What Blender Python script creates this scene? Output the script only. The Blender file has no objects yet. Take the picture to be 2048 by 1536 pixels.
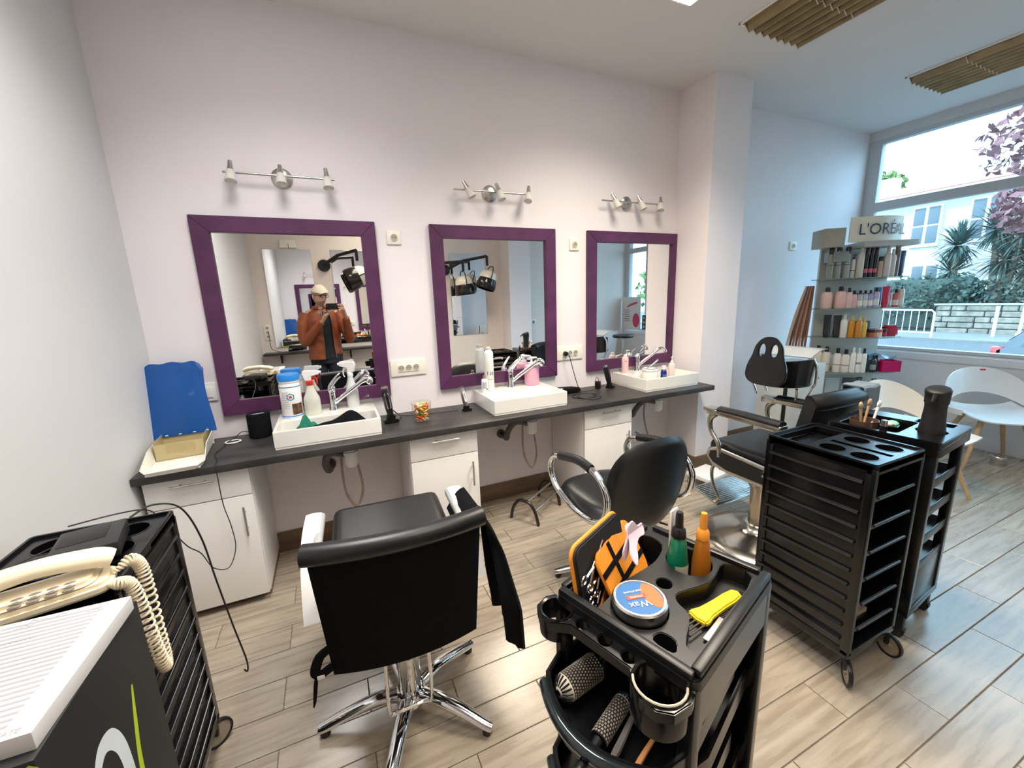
import bpy, bmesh, math, random
from mathutils import Vector, Matrix
from math import pi, sin, cos, radians as rad
random.seed(7)
sc = bpy.context.scene
C = sc.collection
# ---------------------------------------------------------------- camera, world, sun, exposure
cam = bpy.data.objects.new('camera', bpy.data.cameras.new('camera')); C.objects.link(cam)
_y, _p, _r = rad(23.6698), rad(11.7373), rad(2.0669)
_f = Vector((sin(_y)*cos(_p), cos(_y)*cos(_p), -sin(_p)))
_rt = Vector((cos(_y), -sin(_y), 0)); _dn = _f.cross(_rt)
_r2 = _rt*cos(_r) + _dn*sin(_r); _d2 = _dn*cos(_r) - _rt*sin(_r)
cam.matrix_world = Matrix(((_r2.x, -_d2.x, -_f.x, 0), (_r2.y, -_d2.y, -_f.y, 0), (_r2.z, -_d2.z, -_f.z, 1.5), (0, 0, 0, 1)))
cam.data.sensor_width = 36; cam.data.lens = 815.94/2048*36
cam.data.clip_start = 0.005; cam.data.clip_end = 200
sc.camera = cam
w = bpy.data.worlds.new('sky'); sc.world = w; w.use_nodes = True
bg = w.node_tree.nodes['Background']; bg.inputs[0].default_value = (0.43, 0.74, 1.0, 1); bg.inputs[1].default_value = 6.4
sun = bpy.data.objects.new('sun', bpy.data.lights.new('sun', 'SUN')); C.objects.link(sun)
sun.data.energy = 3.0; sun.data.angle = rad(1); sun.data.color = (1, .94, .84)
sun.rotation_euler = (rad(-38), rad(-42), 0)
port = bpy.data.objects.new('window_portal', bpy.data.lights.new('window_portal', 'AREA')); C.objects.link(port)
port.data.shape = 'RECTANGLE'; port.data.size = 2.05; port.data.size_y = 3.2
port.data.cycles.is_portal = True
port.location = (5.45, 1.02, 1.9); port.rotation_euler = (0, rad(90), 0)
vs = sc.view_settings; vs.view_transform = 'Standard'; vs.look = 'None'; vs.gamma = 1; vs.use_curve_mapping = False
vs.exposure = 0.26
LIT = 3.0            # glow of the lit ceiling panels
WARM = (1.0, .88, .73)
NEUT = (1.0, .97, .96)

# ---------------------------------------------------------------- materials
MATS = {}
def mat(name, col, rough=.5, metal=0, var=.06, scale=8, bump=0, bscale=60, trans=0, ior=1.45, emit=0, ecol=None, stretch=(1,1,1), alpha=1, coat=0, spec=.5, sss=0, rnd=0):
    if name in MATS: return MATS[name]
    m = bpy.data.materials.new(name); m.use_nodes = True; nt = m.node_tree; N = nt.nodes; L = nt.links
    b = N['Principled BSDF']; MATS[name] = m
    b.inputs['Roughness'].default_value = rough; b.inputs['Metallic'].default_value = metal
    b.inputs['IOR'].default_value = ior; b.inputs['Transmission Weight'].default_value = trans
    b.inputs['Coat Weight'].default_value = coat; b.inputs['Alpha'].default_value = alpha
    b.inputs['Specular IOR Level'].default_value = spec
    if emit: b.inputs['Emission Color'].default_value = (*(ecol or col), 1); b.inputs['Emission Strength'].default_value = emit
    tc = N.new('ShaderNodeTexCoord'); mp = N.new('ShaderNodeMapping'); mp.inputs['Scale'].default_value = stretch
    L.new(tc.outputs['Object'], mp.inputs[0])
    ns = N.new('ShaderNodeTexNoise'); ns.inputs['Scale'].default_value = scale; ns.inputs['Detail'].default_value = 5
    L.new(mp.outputs[0], ns.inputs['Vector'])
    cr = N.new('ShaderNodeValToRGB'); e = cr.color_ramp.elements
    e[0].position = .3; e[1].position = .7
    e[0].color = (*[max(0, c*(1-var)) for c in col], 1); e[1].color = (*[min(1, c*(1+var)) for c in col], 1)
    L.new(ns.outputs['Fac'], cr.inputs[0])
    out = cr.outputs[0]
    if rnd:
        oi = N.new('ShaderNodeObjectInfo'); hs = N.new('ShaderNodeHueSaturation')
        mr = N.new('ShaderNodeMapRange'); mr.inputs['To Min'].default_value = 1-rnd; mr.inputs['To Max'].default_value = 1+rnd
        L.new(oi.outputs['Random'], mr.inputs['Value']); L.new(mr.outputs[0], hs.inputs['Value']); L.new(out, hs.inputs['Color']); out = hs.outputs[0]
    L.new(out, b.inputs['Base Color'])
    if bump:
        n2 = N.new('ShaderNodeTexNoise'); n2.inputs['Scale'].default_value = bscale; L.new(mp.outputs[0], n2.inputs['Vector'])
        bp = N.new('ShaderNodeBump'); bp.inputs['Strength'].default_value = bump; bp.inputs['Distance'].default_value = .002
        L.new(n2.outputs['Fac'], bp.inputs['Height']); L.new(bp.outputs[0], b.inputs['Normal'])
    return m
def glassy(name, tint, gloss=.06, rough=0.0):
    """thin clear sheet: transparent with a fresnel reflection"""
    if name in MATS: return MATS[name]
    m = bpy.data.materials.new(name); m.use_nodes = True; nt = m.node_tree; N = nt.nodes; L = nt.links; MATS[name] = m
    N.remove(N['Principled BSDF']); o = N['Material Output']
    t = N.new('ShaderNodeBsdfTransparent'); t.inputs[0].default_value = (*tint, 1)
    g = N.new('ShaderNodeBsdfGlossy'); g.inputs['Roughness'].default_value = rough
    lw = N.new('ShaderNodeLayerWeight'); lw.inputs[0].default_value = .5
    fr = N.new('ShaderNodeMath'); fr.operation = 'POWER'; fr.inputs[1].default_value = 4; L.new(lw.outputs['Facing'], fr.inputs[0])
    ad = N.new('ShaderNodeMath'); ad.operation = 'MULTIPLY_ADD'; ad.inputs[1].default_value = .55; ad.inputs[2].default_value = .03+gloss*.1
    mx = N.new('ShaderNodeMixShader'); L.new(fr.outputs[0], ad.inputs[0]); L.new(ad.outputs[0], mx.inputs[0])
    L.new(t.outputs[0], mx.inputs[1]); L.new(g.outputs[0], mx.inputs[2]); L.new(mx.outputs[0], o.inputs[0])
    return m
def tinted(name, col, a=.5, rough=.15):
    """coloured see-through plastic: tinted transparency mixed with a glossy diffuse body"""
    if name in MATS: return MATS[name]
    m = mat(name, col, rough, var=.05, coat=.3); nt = m.node_tree; N = nt.nodes; L = nt.links
    b = N['Principled BSDF']; o = N['Material Output']; t = N.new('ShaderNodeBsdfTransparent'); t.inputs[0].default_value = (*[min(1, c**.5) for c in col], 1)
    mx = N.new('ShaderNodeMixShader'); mx.inputs[0].default_value = a
    L.new(t.outputs[0], mx.inputs[1]); L.new(b.outputs[0], mx.inputs[2]); L.new(mx.outputs[0], o.inputs[0]); return m
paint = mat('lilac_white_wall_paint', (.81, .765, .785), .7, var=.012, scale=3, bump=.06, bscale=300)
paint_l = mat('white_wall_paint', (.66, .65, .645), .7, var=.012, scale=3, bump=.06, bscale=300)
paint_b = mat('beige_wall_paint', (.78, .70, .64), .7, var=.015, scale=3, bump=.06, bscale=300)
ceil_m = mat('ceiling_paint', (.74, .725, .71), .8, var=.015, scale=2, bump=.05, bscale=400)
purple = mat('purple_stained_wood', (.085, .022, .075), .42, var=.25, scale=6, stretch=(1, 1, 1), bump=.15, bscale=80)
mirror_m = mat('mirror_silver', (.93, .94, .94), 0.0, 1, var=0)
chrome = mat('chrome', (.80, .80, .80), .07, 1, var=.02)
steel = mat('brushed_steel', (.58, .56, .53), .28, 1, var=.08, scale=30)
dsteel = mat('dark_brushed_steel', (.30, .28, .25), .3, 1, var=.08, scale=30)
blackp = mat('black_gloss_plastic', (.004, .004, .0045), .20, var=.3, scale=20, spec=.6)
blackm = mat('black_satin_plastic', (.006, .006, .007), .36, var=.3, scale=20)
blackf = mat('black_fabric', (.004, .004, .005), .9, var=.3, scale=90, bump=.3, bscale=500, spec=.15)
leather = mat('black_leatherette', (.009, .010, .011), .36, var=.2, scale=40, bump=.12, bscale=350)
white = mat('white_plastic', (.82, .81, .79), .35, var=.02)
whitec = mat('white_laminate', (.83, .81, .78), .35, var=.015, scale=4)
ceramic = mat('white_ceramic', (.86, .84, .78), .12, var=.015, scale=3, coat=.4)
cream = mat('cream_plastic', (.80, .70, .50), .4, var=.03)
ivory = mat('ivory_socket_plastic', (.84, .80, .70), .35, var=.02)
darkhole = mat('dark_recess', (.012, .011, .01), .8)
counter_m = mat('dark_slate_laminate', (.034, .031, .029), .45, var=.45, scale=5, stretch=(1, 2.5, 1), bump=.08, bscale=120)
brownb = mat('brown_tile_skirting', (.16, .10, .065), .4, var=.25, scale=6, stretch=(.4, 4, 4))
wood = mat('pale_beech_wood', (.55, .38, .22), .5, var=.15, scale=10, stretch=(6, 6, .6))
alu = mat('grey_aluminium_frame', (.58, .59, .60), .5, 0, var=.03)
glass = glassy('window_glass', (.95, .98, .98))
clear = glassy('clear_plastic', (.96, .97, .96), .1)
frost = mat('frosted_glass', (.85, .83, .77), .5, var=.02, trans=.35)
rubber = mat('black_rubber_cable', (.012, .011, .011), .5)

# ---------------------------------------------------------------- mesh building
class MB:
    def __init__(s): s.bm = bmesh.new()
    def _new(s, fn, M=None):
        b = bmesh.new(); fn(b)
        if M is not None: bmesh.ops.transform(b, matrix=M, verts=b.verts)
        me = bpy.data.meshes.new('t'); b.to_mesh(me); b.free(); s.bm.from_mesh(me); bpy.data.meshes.remove(me); return s
    def box(s, c, d, bev=0, M=None, seg=2, rz=0):
        def f(b):
            bmesh.ops.create_cube(b, size=1); bmesh.ops.scale(b, vec=d, verts=b.verts)
            if bev: bmesh.ops.bevel(b, geom=b.edges[:], offset=min(bev, min(d)*.49), segments=seg, profile=.6, affect='EDGES')
            if rz: bmesh.ops.rotate(b, matrix=Matrix.Rotation(rz, 3, 'Z'), verts=b.verts)
            bmesh.ops.translate(b, vec=c, verts=b.verts)
        return s._new(f, M)
    def cyl(s, p0, p1, r0, r1=None, n=20, bev=0, M=None, caps=True):
        r1 = r0 if r1 is None else r1; p0 = Vector(p0); p1 = Vector(p1); d = p1-p0
        def f(b):
            bmesh.ops.create_cone(b, cap_ends=caps, segments=n, radius1=max(r0, 1e-5), radius2=max(r1, 1e-5), depth=d.length)
            if bev:
                es = [e for e in b.edges if len(e.link_faces) == 2 and any(len(fc.verts) > 4 for fc in e.link_faces)]
                bmesh.ops.bevel(b, geom=es, offset=bev, segments=2, affect='EDGES')
            bmesh.ops.transform(b, matrix=Matrix.Translation((p0+p1)/2) @ d.to_track_quat('Z', 'Y').to_matrix().to_4x4(), verts=b.verts)
        return s._new(f, M)
    def sph(s, c, r, sx=(1, 1, 1), n=16, M=None):
        def f(b):
            bmesh.ops.create_uvsphere(b, u_segments=n, v_segments=max(6, n//2), radius=r); bmesh.ops.scale(b, vec=sx, verts=b.verts); bmesh.ops.translate(b, vec=c, verts=b.verts)
        return s._new(f, M)
    def lathe(s, prof, c=(0, 0, 0), n=24, M=None, sx=1, sy=1):
        def f(b):
            rings = []
            for r, z in prof:
                if r < 1e-6: rings.append([b.verts.new((0, 0, z))])
                else: rings.append([b.verts.new((r*cos(2*pi*i/n)*sx, r*sin(2*pi*i/n)*sy, z)) for i in range(n)])
            for a, d in zip(rings, rings[1:]):
                for i in range(n):
                    j = (i+1) % n
                    v = [a[0] if len(a) == 1 else a[i], a[0] if len(a) == 1 else a[j], d[0] if len(d) == 1 else d[j], d[0] if len(d) == 1 else d[i]]
                    u = []
                    for q in v:
                        if q not in u: u.append(q)
                    if len(u) > 2: b.faces.new(u)
            bmesh.ops.translate(b, vec=c, verts=b.verts)
        return s._new(f, M)
    def tube(s, pts, r, n=8, closed=False, M=None, sub=0, flat=1):
        P = [Vector(p) for p in pts]
        if sub: P = spline(P, sub, closed)
        R = r if isinstance(r, (list, tuple)) else None
        if R: R = [R[min(int(round(i*(len(R)-1)/max(1, len(P)-1))), len(R)-1)] for i in range(len(P))] if not sub else [lerp_list(R, i/max(1, len(P)-1)) for i in range(len(P))]
        def f(b):
            rings = []; N = len(P); up = None
            for i, p in enumerate(P):
                a = P[i-1] if (i > 0 or closed) else p; d = P[(i+1) % N] if (i < N-1 or closed) else p
                t = (d-a).normalized()
                if up is None: up = Vector((0, 0, 1)) if abs(t.z) < .9 else Vector((1, 0, 0))
                x = up.cross(t)
                if x.length < 1e-5: x = Vector((1, 0, 0)).cross(t)
                x.normalize(); y = t.cross(x).normalized(); up = y
                rr = R[i] if R else r
                rings.append([b.verts.new(p + x*cos(2*pi*k/n)*rr + y*sin(2*pi*k/n)*rr*flat) for k in range(n)])
            for i in range(N if closed else N-1):
                a, d = rings[i], rings[(i+1) % N]
                for k in range(n): b.faces.new((a[k], a[(k+1) % n], d[(k+1) % n], d[k]))
            if not closed: b.faces.new(rings[0][::-1]); b.faces.new(rings[-1])
        return s._new(f, M)
    def prism(s, poly, z0, z1, bev=0, M=None, hole=None):
        """poly: 2D outline (CCW), extruded z0..z1; hole: list of 2D outlines cut through"""
        def f(b):
            if hole:
                loops = [poly]+list(hole); es = []; allv = []
                for lp in loops:
                    vs_ = [b.verts.new((x, y, z0)) for x, y in lp]; allv += vs_
                    for i in range(len(vs_)): es.append(b.edges.new((vs_[i], vs_[(i+1) % len(vs_)])))
                bmesh.ops.triangle_fill(b, use_beauty=True, edges=es)
            else:
                b.faces.new([b.verts.new((x, y, z0)) for x, y in poly])
            fs = b.faces[:]
            r = bmesh.ops.extrude_face_region(b, geom=fs); bmesh.ops.translate(b, vec=(0, 0, z1-z0), verts=[g for g in r['geom'] if isinstance(g, bmesh.types.BMVert)])
            bmesh.ops.recalc_face_normals(b, faces=b.faces)
            if bev:
                es = [e for e in b.edges if len(e.link_faces) == 2 and e.calc_face_angle() > rad(60)]
                bmesh.ops.bevel(b, geom=es, offset=bev, segments=2, affect='EDGES')
        return s._new(f, M)
    def grid(s, fn, nu, nv, M=None, thick=0, cu=False):
        def f(b):
            V = [[b.verts.new(fn(u/(nu if cu else nu-1), v/(nv-1))) for v in range(nv)] for u in range(nu)]
            for u in range(nu if cu else nu-1):
                for v in range(nv-1): b.faces.new((V[u][v], V[(u+1) % nu][v], V[(u+1) % nu][v+1], V[u][v+1]))
            if thick: bmesh.ops.recalc_face_normals(b, faces=b.faces); bmesh.ops.solidify(b, geom=b.faces[:], thickness=thick)
        return s._new(f, M)
    def raw(s, vs_, fs):
        def f(b):
            V = [b.verts.new(v) for v in vs_]
            for q in fs: b.faces.new([V[i] for i in q])
        return s._new(f)
    def xf(s, M): bmesh.ops.transform(s.bm, matrix=M, verts=s.bm.verts); return s
    def ob(s, name, m, parent=None, loc=None, rz=0, smooth=40, rot=None, fix=True):
        if fix: bmesh.ops.recalc_face_normals(s.bm, faces=s.bm.faces)
        me = bpy.data.meshes.new(name); s.bm.to_mesh(me); s.bm.free()
        if smooth:
            me.polygons.foreach_set('use_smooth', [True]*len(me.polygons)); me.set_sharp_from_angle(angle=rad(smooth))
        me.materials.append(m)
        o = bpy.data.objects.new(name, me); C.objects.link(o)
        if parent is not None: o.parent = parent
        if loc is not None: o.location = loc
        if rot is not None: o.rotation_euler = rot
        elif rz: o.rotation_euler = (0, 0, rz)
        return o
def lerp_list(R, t):
    x = t*(len(R)-1); i = min(int(x), len(R)-2); return R[i]+(R[i+1]-R[i])*(x-i)
def spline(P, sub, closed=False):
    out = []; N = len(P)
    g = (lambda i: P[i % N]) if closed else (lambda i: P[max(0, min(N-1, i))])
    for i in range(N if closed else N-1):
        a, b, c, d = g(i-1), g(i), g(i+1), g(i+2)
        for k in range(sub):
            t = k/sub; out.append(.5*((2*b)+(c-a)*t+(2*a-5*b+4*c-d)*t*t+(3*b-a-3*c+d)*t**3))
    if not closed: out.append(P[-1])
    return out
def circ(cx, cy, r, n=24, ry=None, cw=False):
    p = [(cx+r*cos(2*pi*i/n), cy+(ry or r)*sin(2*pi*i/n)) for i in range(n)]
    return p[::-1] if cw else p
def rrect(cx, cy, w_, h, r, n=4):
    p = []
    for sx, sy, a in ((1, 1, 0), (-1, 1, 90), (-1, -1, 180), (1, -1, 270)):
        for k in range(n+1):
            t = rad(a+90*k/n); p.append((cx+sx*(w_/2-r)+r*cos(t), cy+sy*(h/2-r)+r*sin(t)))
    return p
def tag(o, label, cat, group=None):
    o['label'] = label; o['category'] = cat
    if group: o['group'] = group
    return o
def struct(o): o['kind'] = 'structure'; return o
def thing(name, label, cat, loc=(0, 0, 0), rz=0, group=None):
    o = bpy.data.objects.new(name, None); C.objects.link(o); o.empty_display_size = .05
    o.location = loc; o.rotation_euler = (0, 0, rz); return tag(o, label, cat, group)
def copy_tree(o, parent=None):
    c = o.copy(); C.objects.link(c); c.parent = parent
    for ch in [x for x in o.children]: copy_tree(ch, c)
    return c
def text(name, s, size, m, parent, M, depth=.0006, align='CENTER', bend=None):
    cu = bpy.data.curves.new(name, 'FONT'); cu.body = s; cu.size = size; cu.extrude = depth; cu.align_x = align; cu.align_y = 'CENTER'; cu.resolution_u = 3
    t = bpy.data.objects.new('t', cu); C.objects.link(t); bpy.context.view_layer.update()
    me = bpy.data.meshes.new_from_object(t.evaluated_get(bpy.context.evaluated_depsgraph_get())); bpy.data.objects.remove(t)
    for v in me.vertices:
        v.co = (bend(v.co) if bend else M @ v.co)
    me.name = name; me.materials.clear(); me.materials.append(m)
    o = bpy.data.objects.new(name, me); C.objects.link(o); o.parent = parent; return o
T3 = Matrix.Translation
def RX(a): return Matrix.Rotation(rad(a), 4, 'X')
def RY(a): return Matrix.Rotation(rad(a), 4, 'Y')
def RZ(a): return Matrix.Rotation(rad(a), 4, 'Z')
# ================================================================ the room
XL, XR, YB, YF, ZC = -.877, 5.33, -1.15, 2.712, 3.036
# floor slab with porcelain planks laid in half bond
def floor_mat():
    m = mat('wood_look_porcelain', (.40, .345, .28), .36, var=.0, coat=.0); nt = m.node_tree; N = nt.nodes; L = nt.links; b = N['Principled BSDF']
    tc = N.new('ShaderNodeTexCoord'); mp = N.new('ShaderNodeMapping'); mp.inputs['Scale'].default_value = (1.6, 17, 1)
    oi = N.new('ShaderNodeObjectInfo'); vm = N.new('ShaderNodeVectorMath'); vm.operation = 'MULTIPLY_ADD'
    cb = N.new('ShaderNodeCombineXYZ'); L.new(oi.outputs['Random'], cb.inputs[0]); L.new(oi.outputs['Random'], cb.inputs[1])
    L.new(cb.outputs[0], vm.inputs[0]); vm.inputs[1].default_value = (40, 40, 0); L.new(tc.outputs['Object'], vm.inputs[2])
    L.new(vm.outputs[0], mp.inputs[0])
    n1 = N.new('ShaderNodeTexNoise'); n1.inputs['Scale'].default_value = 2.2; n1.inputs['Detail'].default_value = 8; n1.inputs['Distortion'].default_value = .35; L.new(mp.outputs[0], n1.inputs['Vector'])
    cr = N.new('ShaderNodeValToRGB'); e = cr.color_ramp.elements; e[0].position = .32; e[1].position = .68
    e[0].color = (.275, .225, .165, 1); e[1].color = (.42, .36, .285, 1); L.new(n1.outputs['Fac'], cr.inputs[0])
    hs = N.new('ShaderNodeHueSaturation'); mr = N.new('ShaderNodeMapRange'); mr.inputs['To Min'].default_value = .9; mr.inputs['To Max'].default_value = 1.08
    L.new(oi.outputs['Random'], mr.inputs['Value']); L.new(mr.outputs[0], hs.inputs['Value']); L.new(cr.outputs[0], hs.inputs['Color']); L.new(hs.outputs[0], b.inputs['Base Color'])
    mr2 = N.new('ShaderNodeMapRange'); mr2.inputs['To Min'].default_value = .2; mr2.inputs['To Max'].default_value = .36; b.inputs['Specular IOR Level'].default_value = 1.0; L.new(n1.outputs['Fac'], mr2.inputs['Value']); L.new(mr2.outputs[0], b.inputs['Roughness'])
    bp = N.new('ShaderNodeBump'); bp.inputs['Strength'].default_value = .12; bp.inputs['Distance'].default_value = .002; L.new(n1.outputs['Fac'], bp.inputs['Height']); L.new(bp.outputs[0], b.inputs['Normal'])
    return m
plank_m = floor_mat()
grout = mat('brown_grout', (.17, .14, .11), .9, var=.15, scale=40)
floor = struct(MB().box(((XL+XR)/2, (YB+YF)/2, -.054), (XR-XL+.4, YF-YB+.4, .10)).ob('floor', grout))
PW, PL = .1545, .617
cache = {}
k0 = int((YB-.4535)/PW)-1
for k in range(k0, 20):
    y0 = .4535+PW*k; y1 = y0+PW
    y0c, y1c = max(y0, YB), min(y1, YF)
    if y1c-y0c < .01: continue
    off = 1.83 if k % 2 == 0 else 1.525
    n0 = int((XL-off)/PL)-1
    for n in range(n0, n0+16):
        x0 = off+n*PL; x1 = x0+PL; x0c, x1c = max(x0, XL), min(x1, XR)
        if x1c-x0c < .01: continue
        key = (round(x1c-x0c, 3), round(y1c-y0c, 3))
        if key not in cache:
            cache[key] = MB().box((0, 0, -.004), (key[0]-.0035, key[1]-.0035, .008), .0012, seg=1).ob('plank', plank_m, floor, smooth=0)
            o = cache[key]
        else:
            o = bpy.data.objects.new('plank', cache[key].data); C.objects.link(o); o.parent = floor
        o.location = ((x0c+x1c)/2, (y0c+y1c)/2, 0)
def wallbox(name, x0, x1, y0, y1, z0, z1, m): return struct(MB().box(((x0+x1)/2, (y0+y1)/2, (z0+z1)/2), (x1-x0, y1-y0, z1-z0)).ob(name, m, smooth=0))
wallbox('wall_front', XL-.2, XR+.2, YF, YF+.2, -.1, ZC+.1, paint)
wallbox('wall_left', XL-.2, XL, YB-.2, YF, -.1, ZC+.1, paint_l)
wallbox('wall_back', XL, XR+.2, YB-.2, YB, -.1, ZC+.1, paint_b)
wallbox('wall_pillar', 2.72, 3.10, 2.38, YF, 0, ZC, paint)
wallbox('wall_back_pillar', 2.74, 3.12, YB, YB+.35, 0, ZC, paint)
wallbox('ceiling', XL-.2, XR+.2, YB-.2, YF+.2, ZC, ZC+.15, ceil_m)
def baseb(name, segs):
    b = MB()
    for x0, x1, y0, y1 in segs: b.box(((x0+x1)/2, (y0+y1)/2, .065), (x1-x0, y1-y0, .13), .002)
    return struct(b.ob(name, brownb))
baseb('baseboard_front', [(XL, 2.72, YF-.012, YF)])
baseb('baseboard_recess', [(3.10, XR, YF-.012, YF)])
baseb('baseboard_pillar', [(2.708, 2.72, 2.368, YF), (2.72, 3.10, 2.368, 2.38), (3.10, 3.112, 2.368, YF)])
baseb('baseboard_left', [(XL, XL+.012, YB, 2.2)])
baseb('baseboard_back', [(XL, 2.74, YB, YB+.012), (3.12, XR, YB, YB+.012)])
# window wall: plinth panel, sill, frames, transom, panes
whitepanel = mat('white_panel_paint', (.78, .765, .77), .45, var=.015, scale=3)
wr = struct(MB().box((XR+.06, (YB+YF)/2, .42), (.12, YF-YB, .85)).ob('wall_right', whitepanel, smooth=0))
MB().box((XR-.012, .78, .80), (.024, 3.8, .065), .003).ob('sill_rail', whitepanel, wr)
MB().box((XR-.008, .78, .055), (.016, 3.8, .11), .002).ob('kick_board', whitepanel, wr)
MB().box((XR+.06, (YB+YF)/2, 3.0), (.12, YF-YB, .1)).ob('lintel', paint_l, wr, smooth=0)
win = struct(MB().box((XR+.05, 2.655, 1.92), (.07, .115, 2.14), .004).ob('window_1', alu))
for y_ in (.62, -.55): MB().box((XR+.05, y_, 1.92), (.07, .07, 2.14), .004).ob('mullion', alu, win)
MB().box((XR+.05, .75, 2.305), (.08, 3.7, .085), .006).ob('transom', alu, win)
MB().box((XR+.05, .75, 2.945), (.08, 3.7, .065), .006).ob('head_bar', alu, win)
MB().box((XR+.05, .75, .862), (.08, 3.7, .03), .004).ob('bottom_bar', alu, win)
MB().box((XR+.05, YB+.06, 1.92), (.07, .12, 2.14), .004).ob('jamb', alu, win)
for (a, b_) in ((2.6, .655), (.585, -.515), (-.585, -1.09)):
    for (z0, z1) in ((.876, 2.264), (2.346, 2.914)):
        MB().box((XR+.05, (a+b_)/2, (z0+z1)/2), (.006, a-b_, z1-z0)).ob('pane', glass, win, smooth=0)
# ---------------------------------------------------------------- ceiling lights
louv = mat('tarnished_gold_louvre', (.34, .26, .14), .42, .55, var=.2, scale=10)
louv2 = mat('tarnished_louvre_tip', (.62, .55, .42), .35, .4, var=.1)
def troffer(label, x0, y1, lit=None, L_=1.25, watts=27):
    W = .58
    t = thing('ceiling_light', label, 'ceiling light', (x0+W/2, y1-L_/2, ZC), 0)
    fr = MB()
    for sx in (-1, 1): fr.box((sx*(W/2-.006), 0, -.006), (.012, L_, .012), .002)
    for sy in (-1, 1): fr.box((0, sy*(L_/2-.006), -.006), (W, .012, .012), .002)
    fr.ob('frame', white, t)
    if lit:
        e = mat('lit_diffuser_%.2f' % lit[1], (1, .95, .85), .5, var=0, emit=LIT, ecol=lit)
        al = bpy.data.objects.new('tube_light', bpy.data.lights.new('tube_light', 'AREA')); C.objects.link(al); al.parent = t; al.location = (0, 0, -.03)
        al.data.shape = 'RECTANGLE'; al.data.size = W-.06; al.data.size_y = L_-.06; al.data.energy = watts; al.data.color = lit; al.data.spread = rad(128)
        MB().box((0, 0, -.012), (W-.03, L_-.03, .006)).ob('diffuser', e, t, smooth=0)
        g = MB()
        for i in range(1, 6): g.box((-W/2+.012+i*(W-.024)/6, 0, -.018), (.003, L_-.03, .006))
        g.ob('divider', white, t, smooth=0)
    else:
        MB().box((0, 0, -.003), (W-.024, L_-.024, .004)).ob('reflector', louv, t, smooth=0)
        n = 8
        for i in range(n):
            x = -W/2+.03+(i+.5)*(W-.06)/n
            MB().prism([(-.016, -.005), (.016, -.005), (.003, -.045), (-.003, -.045)], -L_/2+.02, L_/2-.02, M=T3((x, 0, 0)) @ RX(90) @ Matrix.Scale(-1, 4, (0, 1, 0)) @ Matrix.Scale(-1, 4, (0, 1, 0))).ob('louvre_blade', louv, t, smooth=0)
        for j in range(5):
            y = L_/2-.015-j*(L_-.03)/4
            b = MB(); zz = []
            for i in range(n):
                x = -W/2+.03+(i+.5)*(W-.06)/n; s = (W-.06)/n/2
                b.raw([(x-s, y, -.006), (x+s, y, -.006), (x, y-.008, -.05), (x-s, y+.004, -.006), (x+s, y+.004, -.006), (x, y-.002, -.05)], [(0, 1, 2), (5, 4, 3), (0, 2, 5, 3), (1, 4, 5, 2), (0, 3, 4, 1)])
            b.ob('cross_blade', louv2, t, smooth=0)
    return t
troffer('lit warm white fluorescent ceiling panel in front of the mirror wall', 1.42, 1.955, WARM, watts=46)
troffer('lit ceiling panel above the black phone trolley by the left wall', -.36, 1.955, NEUT, watts=25)
troffer('lit warm ceiling panel over the organiser trolley', .35, .42, WARM, watts=13)
troffer('unlit recessed ceiling light with gold wavy louvres before the pillar', 2.395, 1.965)
troffer('unlit recessed ceiling light with gold louvres beside the shop window', 4.19, 1.952)
# ================================================================ mirror wall furniture
def cabinet(label, x0, x1, hinge_right=True):
    cx, W = (x0+x1)/2, x1-x0; D = YF-.002-2.268
    t = thing('cabinet', label, 'cabinet', (cx, 2.268, 0))
    b = MB()                                                      # carcass: sides, bottom, back, top rail
    for s in (-1, 1): b.box((s*(W/2-.009), D/2, .394), (.018, D-.014, .708), .001)
    b.box((0, D/2, .05), (W-.036, D-.014, .018)).box((0, D/2, .729), (W-.036, D-.014, .018)).box((0, D-.012, .395), (W-.036, .006, .70))
    b.ob('carcass', whitec, t)
    MB().box((0, D/2+.01, .02), (W-.004, D-.04, .04), .002).ob('plinth', brownb, t)
    dr = MB().box((0, -.009, .675), (W-.004, .018, .144), .002).ob('drawer', whitec, t)
    do = MB().box((0, -.009, .320), (W-.004, .018, .556), .002).ob('door', whitec, t)
    def handle(par, p0, p1):
        h = MB(); v = (Vector(p1)-Vector(p0)).normalized()
        h.cyl(p0, p1, .0055, n=12, bev=.001)
        for q in (Vector(p0)+v*.035, Vector(p1)-v*.035): h.cyl(q, q+Vector((0, .028, 0)), .004, n=10)
        h.ob('handle', steel, par)
    hx = -W*.045 if label.startswith('first') else 0
    handle(dr, (-.082+hx, -.045, .71), (.082+hx, -.045, .71))
    sx = 1 if hinge_right else -1
    handle(do, (sx*(W/2-.045), -.045, .55), (sx*(W/2-.045), -.045, .395))
    return t
cabinet('first white base cabinet against the left wall under the blue-lidded box', -.856, -.440)
cabinet('middle white base cabinet under the candy tumbler', .338, .745)
cabinet('white base cabinet beside the pillar under the socket with the plug', 1.518, 1.923)
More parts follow.
